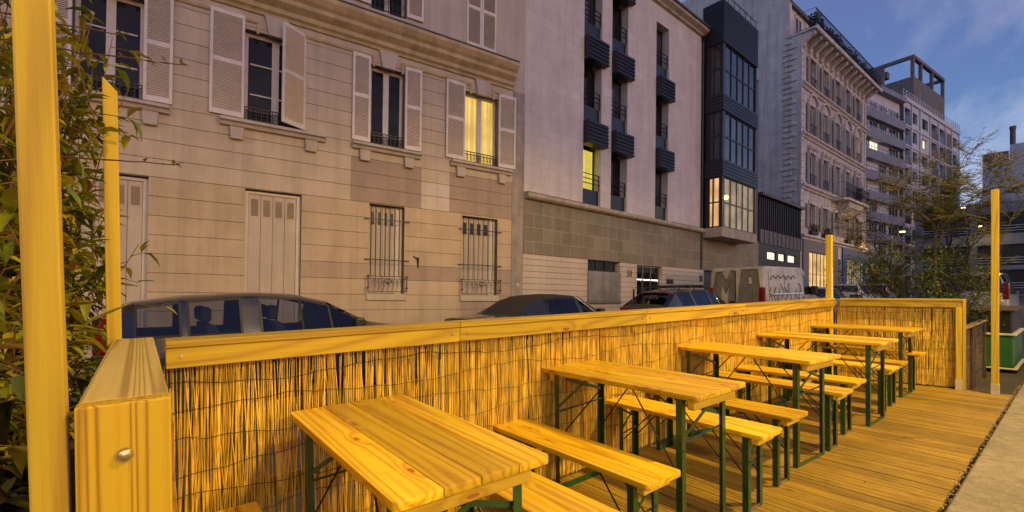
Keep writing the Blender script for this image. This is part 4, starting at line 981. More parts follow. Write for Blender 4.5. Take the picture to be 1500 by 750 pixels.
m = wall(MB(), 0, 21, 1.5, 13.2, hl, 0, .6); shell(m, 0, 21, 1.5, 13.2, 8, .01); m.build('wall', M_GREYBL, h8)
for a, b, z0, z1 in hl:
    MB().box(a, b, .55, .59, z0, z1).build('gallery_back', M_NAVY, h8)
    m = MB()
    for z in (.3, .6, .9): m.box(a + .003, b - .003, .05, .1, z0 + z, z0 + z + .07)
    m.build('gallery_rail', M_WHITEP, h8)
# ------------------------------------------------------------------ vehicles
def paint(name, col, rough=.3, coat=.6, metal=.0):
    m, nt, b, N = new(name)
    tc = N('ShaderNodeTexCoord').outputs['Object']
    n1 = N('ShaderNodeTexNoise', i_Scale=2.5, i_Detail=6.); L(nt, tc, n1.inputs[0])
    L(nt, mixc(nt, 1., col, ramp(nt, n1.outputs[0], [(.3, .85), (.7, 1.08)]), 'MULTIPLY'), b.inputs['Base Color'])
    L(nt, ramp(nt, n1.outputs[0], [(.35, rough), (.7, rough + .15)]), b.inputs['Roughness'])
    b.inputs['Coat Weight'].default_value = coat; b.inputs['Coat Roughness'].default_value = .06; b.inputs['Metallic'].default_value = metal
    return m
M_TYRE = surf('tyre_rubber', (.018, .018, .018), .85, .2, 30, .3); M_RIM = surf('alloy_rim', (.05, .05, .05), .5, .2, 20, .05, metal=.6)
M_TRIM = surf('black_trim', (.012, .012, .013), .5, .2, 20, .1); M_SEAT = surf('seat_fabric', (.03, .03, .032), .9, .2, 20, .2)
M_TAIL = surf('red_tail_lens', (.17, .004, .006), .12, .25, 40, .05, coat=.8); M_HEAD = surf('clear_lamp_lens', (.6, .6, .58), .1, .1, 30, .05, coat=.8)
M_CGL = car_glass('car_glass', (.58, .6, .6)); M_CGLD = car_glass('tinted_car_glass', (.35, .36, .38))
M_CHROME = surf('chrome_strip', (.7, .7, .7), .15, .1, 20, 0, metal=1)
def vehicle(name, label, cat, M, st, segs, body, Wd, wheels, tail, glassm=None, rear='window', roofm=None, group='cars parked along the far kerb', rimr=.31, ground=.16, extras=None):
    """lofted body. st: stations (x, z_low, z_belt, z_roof or None, half width at belt factor, roof half width); segs[i]: what station i..i+1 is:
    'b' body only, 'g' side glass, 'p' pillar, 's' front screen, 'r' rear screen"""
    root = empty(name, M, label, cat, group); hw = Wd / 2
    def ring(s):
        x, zl, zb, zr, wf = s[:5]; wr = s[5] if len(s) > 5 else .74
        w = hw * wf; zm = zl + (zb - zl) * .55
        p = [(x, w * .86, zl), (x, w * .985, zl + .1), (x, w * 1.0, zm), (x, w * .965, zb)]
        if zr is None: p += [(x, w * .9, zb + .035), (x, w * .6, zb + .06), (x, 0, zb + .07)]
        else: p += [(x, hw * wr, zr - .055), (x, hw * wr * .82, zr), (x, 0, zr + .025)]
        return [V(q) for q in p]
    rg = [ring(s) for s in st]
    bd = MB(); gls = []; v = (.5, .5, .5); rf = MB()
    for i in range(len(st) - 1):
        A, B = rg[i], rg[i + 1]; k = segs[i]
        for sd in (1, -1):
            f = lambda p: V((p.x, p.y * sd, p.z))
            for q in range(3): bd.quad(f(A[q]), f(B[q]), f(B[q + 1]), f(A[q + 1]), v)
            side = [f(A[3]), f(B[3]), f(B[4]), f(A[4])]
            if k == 'g': gls.append(('side_window', side))
            elif k in 'sr': gls.append(('quarter_window', side)) if k == 's' else bd.quad(*side, v)
            else: bd.quad(*side, v)
            for q in (4, 5):
                if k in 'sr': continue
                (rf if roofm and k in 'gp' else bd).quad(f(A[q]), f(B[q]), f(B[q + 1]), f(A[q + 1]), v)
        if k in 'sr':
            f = lambda p: V((p.x, -p.y, p.z))
            gls.append(('windscreen' if k == 's' else 'rear_window', [A[4], B[4], B[5], A[5]], [A[5], B[5], B[6], A[6]], [A[6], B[6], f(B[5]), f(A[5])], [f(A[5]), f(B[5]), f(B[4]), f(A[4])]))
    for e in (0, -1):
        r_ = rg[e]; bd.add([V((p.x, p.y, p.z)) for p in r_] + [V((p.x, -p.y, p.z)) for p in reversed(r_[:-1])], (tuple(range(len(r_) * 2 - 1)),), v)
    bo = bd.build('body', body, root, smooth=32)
    bmesh_merge(bo, 32)
    if roofm: ro = rf.build('soft_top', roofm, root, smooth=40); bmesh_merge(ro, 40)
    for g in gls:
        m = MB()
        for q in g[1:]:
            c = sum(q, V()) / 4; nn_ = (q[1] - q[0]).cross(q[2] - q[0]); m.quad(*(q if nn_.dot(c - V((st[len(st) // 2][0], 0, .7))) > 0 else q[::-1]))
        m.keep = True
        m.build(g[0], (glassm or M_CGL) if g[0] in ('side_window', 'rear_window') else M_CGL, root, smooth=60)
        if g[0] == 'side_window':   # dark rubber round the glass
            q = g[1]; c = sum(q, V()) / 4; e = MB()
            for a, b in zip(q, q[1:] + q[:1]):
                if (a - b).length > .02: e.bar(a, b, .03, .016, (0, 1, 0))
            e.build('window_seal', M_TRIM, root)
    for x in wheels:
        for sd in (1, -1):
            t = MB(); y = hw * .985 * sd; r2 = rimr
            t.tube([(x, y - .2 * sd, r2), (x, y - .19 * sd, r2), (x, y - .02 * sd, r2), (x, y, r2)], [r2 * .9, r2, r2, r2 * .93], 24)
            o = t.build('wheel', M_TYRE, root, smooth=50)
            ri = MB(); ri.tube([(x, y + .001 * sd, r2), (x, y + .006 * sd, r2)], [r2 * .66, r2 * .62], 20)
            for k in range(5): ri.bar((x, y + .008 * sd, r2), (x + r2 * .6 * cos(k * 1.2566), y + .008 * sd, r2 + r2 * .6 * sin(k * 1.2566)), .012, .05, (0, 1, 0))
            ri.build('rim', M_RIM, o)
    for y in (-1, 1):
        x0, x1, z0, z1, w0 = tail
        m = MB(); m.box(x0, x1, *sorted((y * hw * (.99), y * hw * w0)), z0, z1); m.build('tail_light', M_TAIL, root, bevel=.02)
        xe = st[-1][0]; m = MB(); m.box(xe - .3, xe - .02, *sorted((y * hw * .86, y * hw * .5)), st[-1][2] - .16, st[-1][2] - .03); m.build('headlight', M_HEAD, root, bevel=.03)
    return root
def bmesh_merge(o, ang):
    bm = bmesh.new(); bm.from_mesh(o.data); bmesh.ops.remove_doubles(bm, verts=bm.verts, dist=.0015); bmesh.ops.recalc_face_normals(bm, faces=bm.faces); bm.to_mesh(o.data); bm.free()
    o.data.set_sharp_from_angle(angle=R_(ang))
def mirrors(root, x, z, hw, mat=None):
    for sd in (1, -1):
        m = MB(); m.box(x - .06, x + .08, *sorted((sd * (hw + .03), sd * (hw + .2))), z, z + .15); m.build('wing_mirror', mat or M_TRIM, root, bevel=.03, seg=2)
def seats(root, xs, z=.55, hw=.8, h=1.02):
    for x in xs:
        for y in (-hw * .45, hw * .45):
            m = MB(); m.prism([(x, z - .2), (x + .5, z - .2), (x + .5, z - .02), (x + .12, z), (x - .06, z + h - .5), (x - .2, z + h - .5)], 'y', y - .24, y + .24)
            m.box(x - .22, x - .1, y - .13, y + .13, z + h - .47, z + h - .27); m.build('seat', M_SEAT, root, bevel=.03)
    MB().box(xs[-1] + .75, xs[-1] + 1.15, -hw * .85, hw * .85, z - .1, z + .3).build('dashboard', M_TRIM, root, bevel=.04)
    MB().box(.3, xs[-1] + 1.2, -hw * .8, hw * .8, .3, .34).build('cabin_floor', M_TRIM, root)
ROADZ = -.278
def onroad(a, b, Wd, z=ROADZ): return deckM(a, b + Wd / 2, z)
# dark blue family car
P_BLUE = paint('dark_blue_paint', (.006, .008, .024), .22, .8)
st = [(0, .3, .78, None, .86), (.03, .26, 1.0, None, .93), (.12, .24, 1.04, 1.35, .955, .66), (.36, .24, 1.03, 1.425, .97, .70), (.80, .24, 1.02, 1.48, .985, .72), (.88, .24, 1.02, 1.487, .99, .72),
      (1.45, .24, 1.01, 1.515, 1., .735), (1.68, .24, 1.0, 1.52, 1., .735), (2.2, .24, .99, 1.49, 1., .72), (2.6, .24, .985, 1.39, 1., .70), (3.02, .24, .975, 1.17, .99, .72), (3.35, .24, .965, 1.0, .98, .8), (3.42, .24, .96, None, .98), (4.0, .25, .86, None, .94), (4.3, .28, .72, None, .86), (4.42, .32, .58, None, .74)]
sg = ['b', 'p', 'r', 'g', 'p', 'g', 'p', 'g', 'g', 's', 's', 'b', 'b', 'b', 'b']
c1 = vehicle('parked_car', 'dark blue family car with a rounded roof, nearest behind the rail on the left', 'car', onroad(-.38, 6.85, 1.78), st, sg, P_BLUE, 1.78, (.85, 3.5), (-.005, .16, .86, 1.28, .84))
mirrors(c1, 2.92, 1.0, .88); seats(c1, (1.25, 2.05), .6)
m = MB(); m.tube([(.28, 0, 1.5), (.2, 0, 1.58), (.12, 0, 1.66)], .008, 5); m.build('aerial', M_TRIM, c1)
# dark convertible
P_BLK = paint('black_paint', (.008, .008, .009), .25, .8); M_FABR = surf('black_soft_top', (.02, .017, .014), .85, .25, 3, .5, 220)
st = [(0, .3, .75, None, .84), (.05, .24, .9, None, .92), (.7, .22, .95, None, .98), (.8, .22, .96, 1.02, .985, .72), (1.25, .22, .96, 1.28, .99, .66), (1.6, .22, .955, 1.37, 1., .68), (2.0, .22, .95, 1.40, 1., .70), (2.5, .22, .94, 1.385, 1., .69), (2.62, .22, .94, 1.37, 1., .68), (3.25, .22, .93, .97, .985, .8), (3.3, .22, .925, None, .985), (3.9, .24, .83, None, .94), (4.1, .28, .7, None, .86), (4.2, .3, .56, None, .74)]
sg = ['b', 'b', 'p', 'p', 'p', 'p', 'g', 'p', 's', 'b', 'b', 'b', 'b']
sg[5] = 'g'
c2 = vehicle('parked_car', 'black convertible with its fabric top up, second car behind the rail', 'car', onroad(4.95, 6.8, 1.74), st, sg, P_BLK, 1.74, (.75, 3.3), (-.005, .12, .7, .86, .6), roofm=M_FABR)
mirrors(c2, 2.95, .95, .87, P_BLK); seats(c2, (2.0,), .5)
m = MB()
for y in (-.6, .6): m.bar((2.63, y, 1.375), (3.24, y * 1.13, .985), .03, .03)
m.build('screen_pillar', M_CHROME, c2)
# dark grey estate with roof bars
P_GREY = paint('dark_grey_paint', (.05, .05, .055), .28, .8, .3)
st = [(0, .3, .75, None, .86), (.03, .26, .93, None, .93), (.06, .24, 1.0, 1.06, .95, .76), (.5, .24, .99, 1.37, .97, .68), (.62, .24, .98, 1.41, .975, .69), (1.2, .24, .97, 1.455, .99, .70), (1.32, .24, .97, 1.46, .99, .70), (2.1, .24, .96, 1.46, 1., .71), (2.2, .24, .96, 1.45, 1., .71), (2.55, .24, .955, 1.41, 1., .7), (2.66, .24, .95, 1.38, 1., .7), (3.45, .24, .94, .98, .98, .8), (3.5, .24, .93, None, .98), (4.2, .26, .82, None, .93), (4.45, .3, .6, None, .78)]
sg = ['b', 'b', 'r', 'p', 'g', 'p', 'g', 'p', 'g', 'p', 's', 'b', 'b', 'b']
c3 = vehicle('parked_car', 'dark grey estate car with roof bars, parked behind the graffiti van', 'car', onroad(10.95, 6.8, 1.76), st, sg, P_GREY, 1.76, (.8, 3.5), (-.004, .14, .78, .98, .62), glassm=M_CGLD)
mirrors(c3, 3.05, .96, .88); seats(c3, (1.3, 2.15), .5)
m = MB()
for y in (-.56, .56):
    m.tube([(.75, y, 1.52), (2.5, y, 1.525)], .016, 6)
    for x in (.8, 1.6, 2.4): m.tube([(x, y, 1.42), (x, y, 1.53)], .02, 6)
m.build('roof_rail', M_TRIM, c3)
for x in (1.25, 1.95): 
    m = MB(); m.bar((x, -.62, 1.565), (x, .62, 1.565), .035, .06); m.box(x - .05, x + .05, -.64, -.55, 1.5, 1.6).box(x - .05, x + .05, .55, .64, 1.5, 1.6); m.build('roof_bar', M_TRIM, c3, bevel=.006)
MB().box(.42, .5, -.4, .4, 1.375, 1.41).build('brake_light', M_TAIL, c3, bevel=.01)
# white panel van with lettering sprayed over its rear
def van_mat():
    m, nt, b, N = new('grubby_white_paint')
    tc = N('ShaderNodeTexCoord').outputs['Object']
    n1 = N('ShaderNodeTexNoise', i_Scale=1.6, i_Detail=9., i_Roughness=.7); L(nt, tc, n1.inputs[0])
    c = mixc(nt, ramp(nt, n1.outputs[0], [(.4, 0.), (.66, 1.)]), (.48, .44, .36), (.26, .23, .17))
    L(nt, c, b.inputs['Base Color']); b.inputs['Roughness'].default_value = .4; b.inputs['Coat Weight'].default_value = .3
    return m
M_VAN = van_mat(); M_SPRAY = surf('grey_spray_paint', (.16, .15, .12), .5, .35, 3, .05); M_SPRAYB = surf('black_spray_paint', (.012, .011, .01), .45, .2, 8, .05)
van = empty('graffiti_van', onroad(16.45, 6.78, 2.0), 'grubby white panel van with big grey letters sprayed over its rear doors', 'van', 'cars parked along the far kerb')
VW, VH = 1.0, 2.22
prof = [(0.02, .35), (0, .6), (.05, 2.1), (.13, 2.2), (.3, 2.235), (3.3, 2.24), (3.55, 2.2), (3.75, 2.08), (4.35, 1.28), (4.9, 1.08), (5.05, .9), (5.08, .4), (4.95, .32), (.1, .32)]
bm_ = MB(); n = len(prof)
lay = [(VW * .86, .0, .93), (VW * .95, 0, .985), (VW, .0, 1.0)]
def vanpt(x, z, y): 
    k = 1 - max(0, z - 1.25) * .095 ; return V((x, y * k, z))
ys = [-1.0, -.985, -.93, .93, .985, 1.0]
ins = [.06, .02, 0, 0, .02, .06]
cx_, cz_ = 2.5, 1.2
vs = []
for y, i_ in zip(ys, ins):
    for x, z in prof:
        dx = -1 if x > cx_ else 1; dz = -1 if z > cz_ else 1
        vs.append(vanpt(x + dx * i_, z + (dz * i_ if abs(z - cz_) > .6 else 0), y * VW))
fs = [tuple(range(n)), tuple(reversed(range(5 * n, 6 * n)))]
for k in range(5):
    for i in range(n): fs.append((k * n + i, (k + 1) * n + i, (k + 1) * n + (i + 1) % n, k * n + (i + 1) % n))
bm_.add(vs, fs, (.5, .5, .5)); bm_.build('body', M_VAN, van, smooth=28)
def side(m, pts, sd, y0=.004):
    a = [vanpt(x, z, sd * (VW + y0)) for x, z in pts]; b = [vanpt(x, z, sd * (VW - .01)) for x, z in pts]; k = len(a)
    m.add(a + b, [tuple(range(k)), tuple(range(k, 2 * k))] + [(i, (i + 1) % k, (i + 1) % k + k, i + k) for i in range(k)])
for sd in (-1, 1):
    m = MB(); side(m, [(3.5, 1.2), (4.28, 1.2), (3.78, 1.92), (3.5, 1.98)], sd, .006); m.build('side_window', M_DARKG, van)
    m = MB(); m.box(4.05, 4.3, *sorted((sd * 1.0, sd * 1.22)), 1.18, 1.52); m.build('wing_mirror', M_TRIM, van, bevel=.04, seg=2)
    m = MB(); m.box(-.02, .1, *sorted((sd * .8, sd * .985)), 1.02, 1.5); m.build('tail_light', M_TAIL, van, bevel=.02)
    m = MB(); side(m, [(.5, 1.24), (3.35, 1.235), (3.35, 1.275), (.5, 1.28)], sd, .03); m.build('slide_rail', M_CHROME, van)
    m = MB(); side(m, [(.12, .5), (4.9, .48), (4.9, .62), (.12, .64)], sd, .02); m.build('side_trim', M_TRIM, van)
    s = MB()
    for x in (.42, 1.75, 3.42): side(s, [(x, .66), (x + .014, .66), (x + .014, 2.05), (x, 2.05)], sd, .003)
    s.build('door_gap', M_TRIM, van)
    m = MB(); m.box(3.32, 3.4, *sorted((sd * 1.0, sd * 1.03)), 1.05, 1.12); m.build('handle', M_TRIM, van)
    for x in (.9, 4.1):
        t = MB(); t.tube([(x, sd * .82, .33), (x, sd * .83, .33), (x, sd * .99, .33), (x, sd * 1.005, .33)], [.3, .33, .33, .3], 22); o = t.build('wheel', M_TYRE, van, smooth=50)
        ri = MB(); ri.tube([(x, sd * 1.006, .33), (x, sd * 1.012, .33)], [.2, .18], 18); ri.build('rim', M_RIM, o)
m = MB(); m.add([V((4.33, -.85, 1.3)), V((4.33, .85, 1.3)), V((3.79, .8, 2.06)), V((3.79, -.8, 2.06)), V((4.3, -.85, 1.3)), V((4.3, .85, 1.3)), V((3.76, .8, 2.06)), V((3.76, -.8, 2.06))], ((0, 1, 2, 3), (7, 6, 5, 4), (0, 4, 5, 1), (1, 5, 6, 2), (2, 6, 7, 3), (3, 7, 4, 0)))
m.build('windscreen', M_DARKG, van)
for y in (-.75, .75): MB().box(4.95, 5.06, y - .16, y + .16, .78, .98).build('headlight', M_HEAD, van, bevel=.03)
MB().box(-.06, .12, -.97, .97, .34, .58).build('bumper', M_TRIM, van, bevel=.03)
# sprayed letters, y from +1 (left) to -1 (right) seen from behind; each on the panel, a few mm proud
def spray(pts, mat, t, nm='sprayed_letter'):
    m = MB(); k = len(pts); q = []
    for y, z in pts: q.append((y, z))
    def X(z): return -.004 - t + (.05 * (z - .6) / 1.5)
    a = [vanpt(X(z), z, y) for y, z in q]; b = [vanpt(X(z) + .02, z, y) for y, z in q]
    m.add(a + b, [tuple(range(k)), tuple(reversed(range(k, 2 * k)))] + [(i, i + k, (i + 1) % k + k, (i + 1) % k) for i in range(k)]); return m.build(nm, mat, van)
LM = [(.90, .66), (.52, .66), (.52, 1.25), (.5, 1.62), (.36, 1.3), (.24, 1.62), (.27, .66), (-.04, .66), (.02, 1.4), (.03, 2.06), (.22, 2.08), (.37, 1.72), (.52, 2.05), (.74, 2.03), (.82, 1.4)]
LA = ([(-.05, .66), (-.43, .66), (-.47, 2.1), (-.24, 2.1)], [(-.62, .66), (-.93, .66), (-.80, 2.1), (-.57, 2.1)], [(-.46, 1.88), (-.58, 1.88), (-.575, 2.1), (-.465, 2.1)], [(-.435, 1.0), (-.615, 1.0), (-.595, 1.6), (-.455, 1.6)])
def grow(p, g):
    cxx = sum(y for y, _ in p) / len(p); czz = sum(z for _, z in p) / len(p)
    return [(y + math.copysign(g, y - cxx), max(.6, min(2.14, z + math.copysign(g, z - czz)))) for y, z in p]
spray(grow(LM, .03), M_SPRAYB, .002, 'letter_outline'); spray(LM, M_SPRAY, .007)
spray([(-.03, .63), (-.95, .63), (-.81, 2.13), (-.22, 2.13)], M_SPRAYB, .001, 'letter_outline'); spray([(-.47, 1.62), (-.58, 1.62), (-.575, 1.86), (-.475, 1.86)], M_VAN, .004, 'letter_gap')
for q in LA: spray(q, M_SPRAY, .006)
sc = MB(); rr = random.Random(5)
for k in range(9):   # loose tags on the side
    x = .5 + k * .32; pts = [vanpt(x + .12 * sin(t * 1.3 + k), .85 + t * .13, -(VW + .006)) for t in range(int(rr.uniform(3, 8)))]
    if len(pts) > 2: sc.tube(pts, .012, 4)
pts = [vanpt(.55 + t * .12, 1.75 + .17 * abs(sin(t * .85)), -(VW + .004)) for t in range(20)]; sc.tube(pts, .012, 4)
sc.build('sprayed_tag', M_SPRAYB, van)
s = MB(); s.box(-.008, .002, -.006, .006, .62, 2.05); s.build('door_gap', M_TRIM, van)
# cars farther up the street
P_SILV = paint('silver_paint', (.42, .42, .4), .3, .7, .4); P_WHITE = paint('white_paint', (.66, .64, .6), .3, .7); P_DARK = paint('charcoal_paint', (.03, .03, .033), .28, .8)
st = [(0, .3, .8, None, .86), (.04, .26, .98, None, .93), (.5, .24, 1.0, None, .97), (.56, .24, 1.0, 1.03, .975, .76), (1.15, .24, .98, 1.38, .985, .68), (1.22, .24, .98, 1.4, .99, .69), (2.0, .24, .96, 1.44, 1., .7), (2.1, .24, .96, 1.44, 1., .7), (2.7, .24, .95, 1.39, 1., .69), (2.8, .24, .94, 1.36, 1., .68), (3.5, .24, .93, .97, .98, .8), (3.55, .24, .92, None, .98), (4.2, .26, .8, None, .93), (4.45, .3, .6, None, .78)]
sg = ['b', 'b', 'p', 'r', 'p', 'g', 'p', 'g', 'p', 's', 'b', 'b', 'b']
c4 = vehicle('parked_car', 'silver saloon just ahead of the graffiti van', 'car', onroad(22.3, 6.8, 1.74), st, sg, P_SILV, 1.74, (.85, 3.5), (-.004, .16, .76, 1.0, .62)); mirrors(c4, 3.05, .96, .87); seats(c4, (1.3, 2.1), .5)
st = [(0, .32, .8, None, .88), (.03, .28, 1.05, None, .94), (.07, .26, 1.12, 1.18, .96, .78), (.4, .26, 1.1, 1.5, .97, .7), (.52, .26, 1.09, 1.54, .98, .71), (1.2, .26, 1.08, 1.58, .99, .72), (1.3, .26, 1.08, 1.585, 1., .72), (2.0, .26, 1.06, 1.585, 1., .72), (2.1, .26, 1.06, 1.58, 1., .72), (2.6, .26, 1.05, 1.53, 1., .71), (2.7, .26, 1.05, 1.5, 1., .7), (3.35, .26, 1.03, 1.08, .98, .8), (3.4, .26, 1.02, None, .98), (4.0, .28, .92, None, .93), (4.3, .32, .66, None, .8)]
sg = ['b', 'b', 'r', 'p', 'g', 'p', 'g', 'p', 'g', 'p', 's', 'b', 'b', 'b']
c5 = vehicle('parked_car', 'white compact car with roof rails, third vehicle ahead of the terrace corner post', 'car', onroad(27.2, 6.75, 1.8), st, sg, P_WHITE, 1.8, (.8, 3.4), (-.004, .18, .9, 1.08, .6), glassm=M_CGLD); mirrors(c5, 2.95, 1.05, .9); seats(c5, (1.3, 2.1), .55)
c5['label'] = 'white compact car with roof rails, ahead of the silver saloon'
m = MB()
for y in (-.6, .6):
    m.tube([(.7, y, 1.64), (2.5, y, 1.645)], .025, 6)
    for x in (.75, 2.45): m.tube([(x, y, 1.53), (x, y, 1.64)], .025, 6)
m.build('roof_rail', M_TRIM, c5)
c6 = vehicle('parked_car', 'charcoal car farthest up the far kerb, mostly behind the planter bush', 'car', onroad(32.4, 6.8, 1.78), st, sg, P_DARK, 1.8, (.8, 3.4), (-.004, .18, .9, 1.08, .6), glassm=M_CGLD); mirrors(c6, 2.95, 1.05, .9); seats(c6, (1.3, 2.1), .55)
# people carrier past the planters on the terrace side
P_RED = paint('silver_grey_paint', (.33, .31, .29), .3, .7, .3)
st = [(0, .32, .8, None, .9), (.03, .28, 1.05, None, .95), (.06, .26, 1.15, 1.2, .97, .84), (.22, .26, 1.14, 1.74, .98, .74), (.34, .26, 1.13, 1.8, .985, .74), (1.15, .26, 1.1, 1.86, 1., .75), (1.25, .26, 1.1, 1.865, 1., .75), (2.1, .26, 1.08, 1.86, 1., .75), (2.2, .26, 1.08, 1.855, 1., .75), (2.85, .26, 1.07, 1.8, 1., .74), (2.95, .26, 1.06, 1.76, 1., .73), (3.75, .26, 1.04, 1.1, .98, .82), (3.8, .26, 1.03, None, .98), (4.4, .28, .9, None, .93), (4.65, .32, .64, None, .8)]
c7 = vehicle('parked_car', 'tall silver people carrier with red tail lights, beyond the planters on the terrace side', 'car', onroad(22.2, 1.55, 1.85, -.2), st, sg, P_RED, 1.85, (.85, 3.7), (-.01, .12, .95, 1.5, .82), glassm=M_CGLD, group='none'); mirrors(c7, 3.2, 1.08, .92); seats(c7, (1.3, 2.2), .65)
del c7['group']
MB().box(.18, .3, -.66, .66, 1.73, 1.79).build('brake_light', M_TAIL, c7, bevel=.01)
MB().box(-.016, -.005, -.24, .24, .8, .91).build('number_plate', M_HEAD, c7)
# green waste container behind the free standing post
M_SKIPG = surf('green_container_paint', (.02, .12, .03), .45, .25, 4, .1, stain=.3); M_RIMW = surf('scuffed_white_rim', (.45, .42, .36), .6, .3, 8, .2)
sk = empty('waste_container', deckM(11., .72, -.19), 'green and black waste container with a pale rim, behind the free standing post', 'container')
m = MB(); m.box(0, 1.5, 0, 1.6, .1, .62); m.build('lower_body', M_SKIPG, sk, bevel=.02)
m = MB(); m.prism([(.02, .66), (1.48, .66), (1.55, 1.02), (-.05, 1.02)], 'y', .02, 1.58); m.build('upper_body', M_TRIM, sk, bevel=.02)
m = MB(); m.box(-.03, 1.53, -.03, 1.63, .621, .66); m.build('middle_rim', M_RIMW, sk, bevel=.01)
m = MB(); m.box(-.09, 1.59, -.03, 1.63, 1.021, 1.06); m.build('top_rim', M_OLDWX, sk, bevel=.01)
m = MB(); m.box(-.04, 1.54, -.04, 1.64, .07, .099); m.build('base_rim', M_RIMW, sk, bevel=.01)
for x in (.15, 1.3):
    for y in (.12, 1.45): MB().tube([(x, y - .03, .05), (x, y + .03, .05)], .05, 12).build('castor', M_TYRE, sk)
text('SUEZ', .17, M_TRIM, MX.Translation((-.004, .62, .3)) @ MX.Rotation(-pi / 2, 4, 'Z'), sk, .003, 'lettering', sx=1.25)
# ------------------------------------------------------------------ plants
M_LEAF1 = leaf_mat('shrub_leaves', [(.08, .12, .008), (.16, .2, .013), (.28, .28, .018), (.4, .34, .022), (.3, .19, .02), (.26, .09, .02)])
M_LEAF2 = leaf_mat('bush_leaves', [(.03, .06, .01), (.05, .09, .015), (.085, .125, .02), (.13, .15, .028)])
M_LEAF3 = leaf_mat('sapling_leaves', [(.05, .085, .014), (.085, .13, .02), (.13, .16, .028), (.19, .18, .04)])
M_BUD = leaf_mat('young_leaves', [(.12, .14, .02), (.2, .2, .03), (.26, .22, .05)])
M_BARK = surf('shrub_bark', (.11, .06, .025), .85, .3, 30, .4)
M_BARK2 = surf('dark_bark', (.03, .024, .018), .9, .3, 12, .4)
M_BARK3 = surf('sapling_bark', (.13, .1, .055), .8, .3, 30, .3)
M_CANE = wood('bamboo_cane', (.45, .3, .1), (.6, .43, .17), 'Z', .4, .2, 0)
def leaf(mb, p, d, up, ln, w, rg, var, droop=.25):
    d = d.normalized(); s = d.cross(up)
    if s.length < .05: s = d.cross(V((1, .2, 0)))
    s.normalize(); n = s.cross(d)
    m1 = p + d * ln * .35 + n * ln * .04; m2 = p + d * ln * .7 - n * ln * droop * .35; t = p + d * ln - n * ln * droop
    e = n * w * .22
    mb.add([p, m1 + s * w * .5 + e, m1, m1 - s * w * .5 + e, m2 + s * w * .36 + e, m2, m2 - s * w * .36 + e, t],
           ((0, 2, 1), (0, 3, 2), (1, 2, 5, 4), (2, 3, 6, 5), (4, 5, 7), (5, 6, 7)), var)
def rdir(rg, z0=-1, z1=1):
    t = rg.uniform(0, 2 * pi); z = rg.uniform(z0, z1); r = sqrt(max(0, 1 - z * z)); return V((r * cos(t), r * sin(t), z))
def stemcurve(p, q, rg, n=7, wob=.03, sag=.0):
    p, q = V(p), V(q); out = []
    for i in range(n + 1):
        t = i / n; x = p.lerp(q, t); x += V((rg.gauss(0, wob), rg.gauss(0, wob), rg.gauss(0, wob * .6))) * (0 if i == 0 else 1) * sin(pi * min(t, .9)); x.z -= sag * t * t; out.append(x)
    return out
# leafy shrub in a planter at the near end
rg = random.Random(11)
sh = empty('leafy_shrub', TILT, 'dense shrub with narrow green and reddish leaves at the left edge, behind the tallest post', 'shrub')
lv = MB(); stm = MB()
for k in range(145):
    bx, by = (rg.uniform(-.62, -.2), rg.uniform(1.45, 3.1)) if k > 14 else (rg.uniform(-1.1, -.5), rg.uniform(1.4, 3.))
    if k % 3 == 0: bx, by = rg.uniform(-.38, -.16), rg.uniform(2.35, 3.0)
    top = (bx + rg.gauss(.02, .2), by + rg.gauss(0, .22), rg.choice((rg.uniform(.9, 1.6), rg.uniform(1.4, 2.4), rg.uniform(1.9, 2.7))))
    lim = -.17 if top[1] > 1.9 else -.16
    top = (min(top[0], lim + (.2 if rg.random() < .55 and top[1] > 2.45 else 0)), top[1], top[2])
    pts = stemcurve((bx * .6 - .25, by, .5), top, rg, 8, .045, .04)
    stm.tube(pts, [.007 - .0055 * i / 8 for i in range(9)], 5)
    for i in range(1, 9):
        for q in range(rg.choice((2, 3, 4)) if i > 1 else 1):
            p = pts[i - 1].lerp(pts[i], rg.random())
            d = (rdir(rg, -.5, .5) + V((.15, 0, 0))).normalized(); tw = p + d * rg.uniform(.04, .13)
            if rg.random() < .5: stm.tube([p, tw], [.0022, .0014], 4)
            else: tw = p
            for j in range(rg.choice((2, 3, 3, 4))):
                dd = (d + rdir(rg) * .8).normalized()
                hue = min(1, max(0, rg.betavariate(1.5, 2.3)))
                lv.c and None
                ln = rg.uniform(.055, .105); 
                if tw.x + dd.x * ln > -.06 and tw.z < 1.16: continue
                leaf(lv, tw, dd, V((0, 0, 1)), ln, ln * rg.uniform(.24, .42), rg, (hue, rg.random(), 0), rg.uniform(.05, .4))
lv.build('foliage', M_LEAF1, sh, smooth=60); stm.build('stem', M_BARK, sh, smooth=60)
bl = MB()
for a, b, n in (((-.27, 2.05, 2.05), (.14, 1.69, 1.965), 12), ((-.25, 2.05, 1.72), (.12, 1.70, 1.668), 11), ((-.3, 2.02, 2.12), (.0, 1.74, 2.03), 8)):
    pts = stemcurve(a, b, rg, n, .004, 0); tg = MB(); tg.tube(pts, [.0036 - .0022 * i / n for i in range(n + 1)], 5); tg.build('shoot', M_BARK, sh)
    for i in range(2, n + 1):
        for q in range(rg.choice((0, 1, 2)) if i < n else 7):
            leaf(bl, pts[i], (pts[i] - pts[i - 1]).normalized() * .7 + rdir(rg, -.2, .8), V((0, 0, 1)), rg.uniform(.012, .026), .008, rg, (rg.random(), rg.random(), 0), .1)
bl.build('young_leaves', M_BUD, sh)
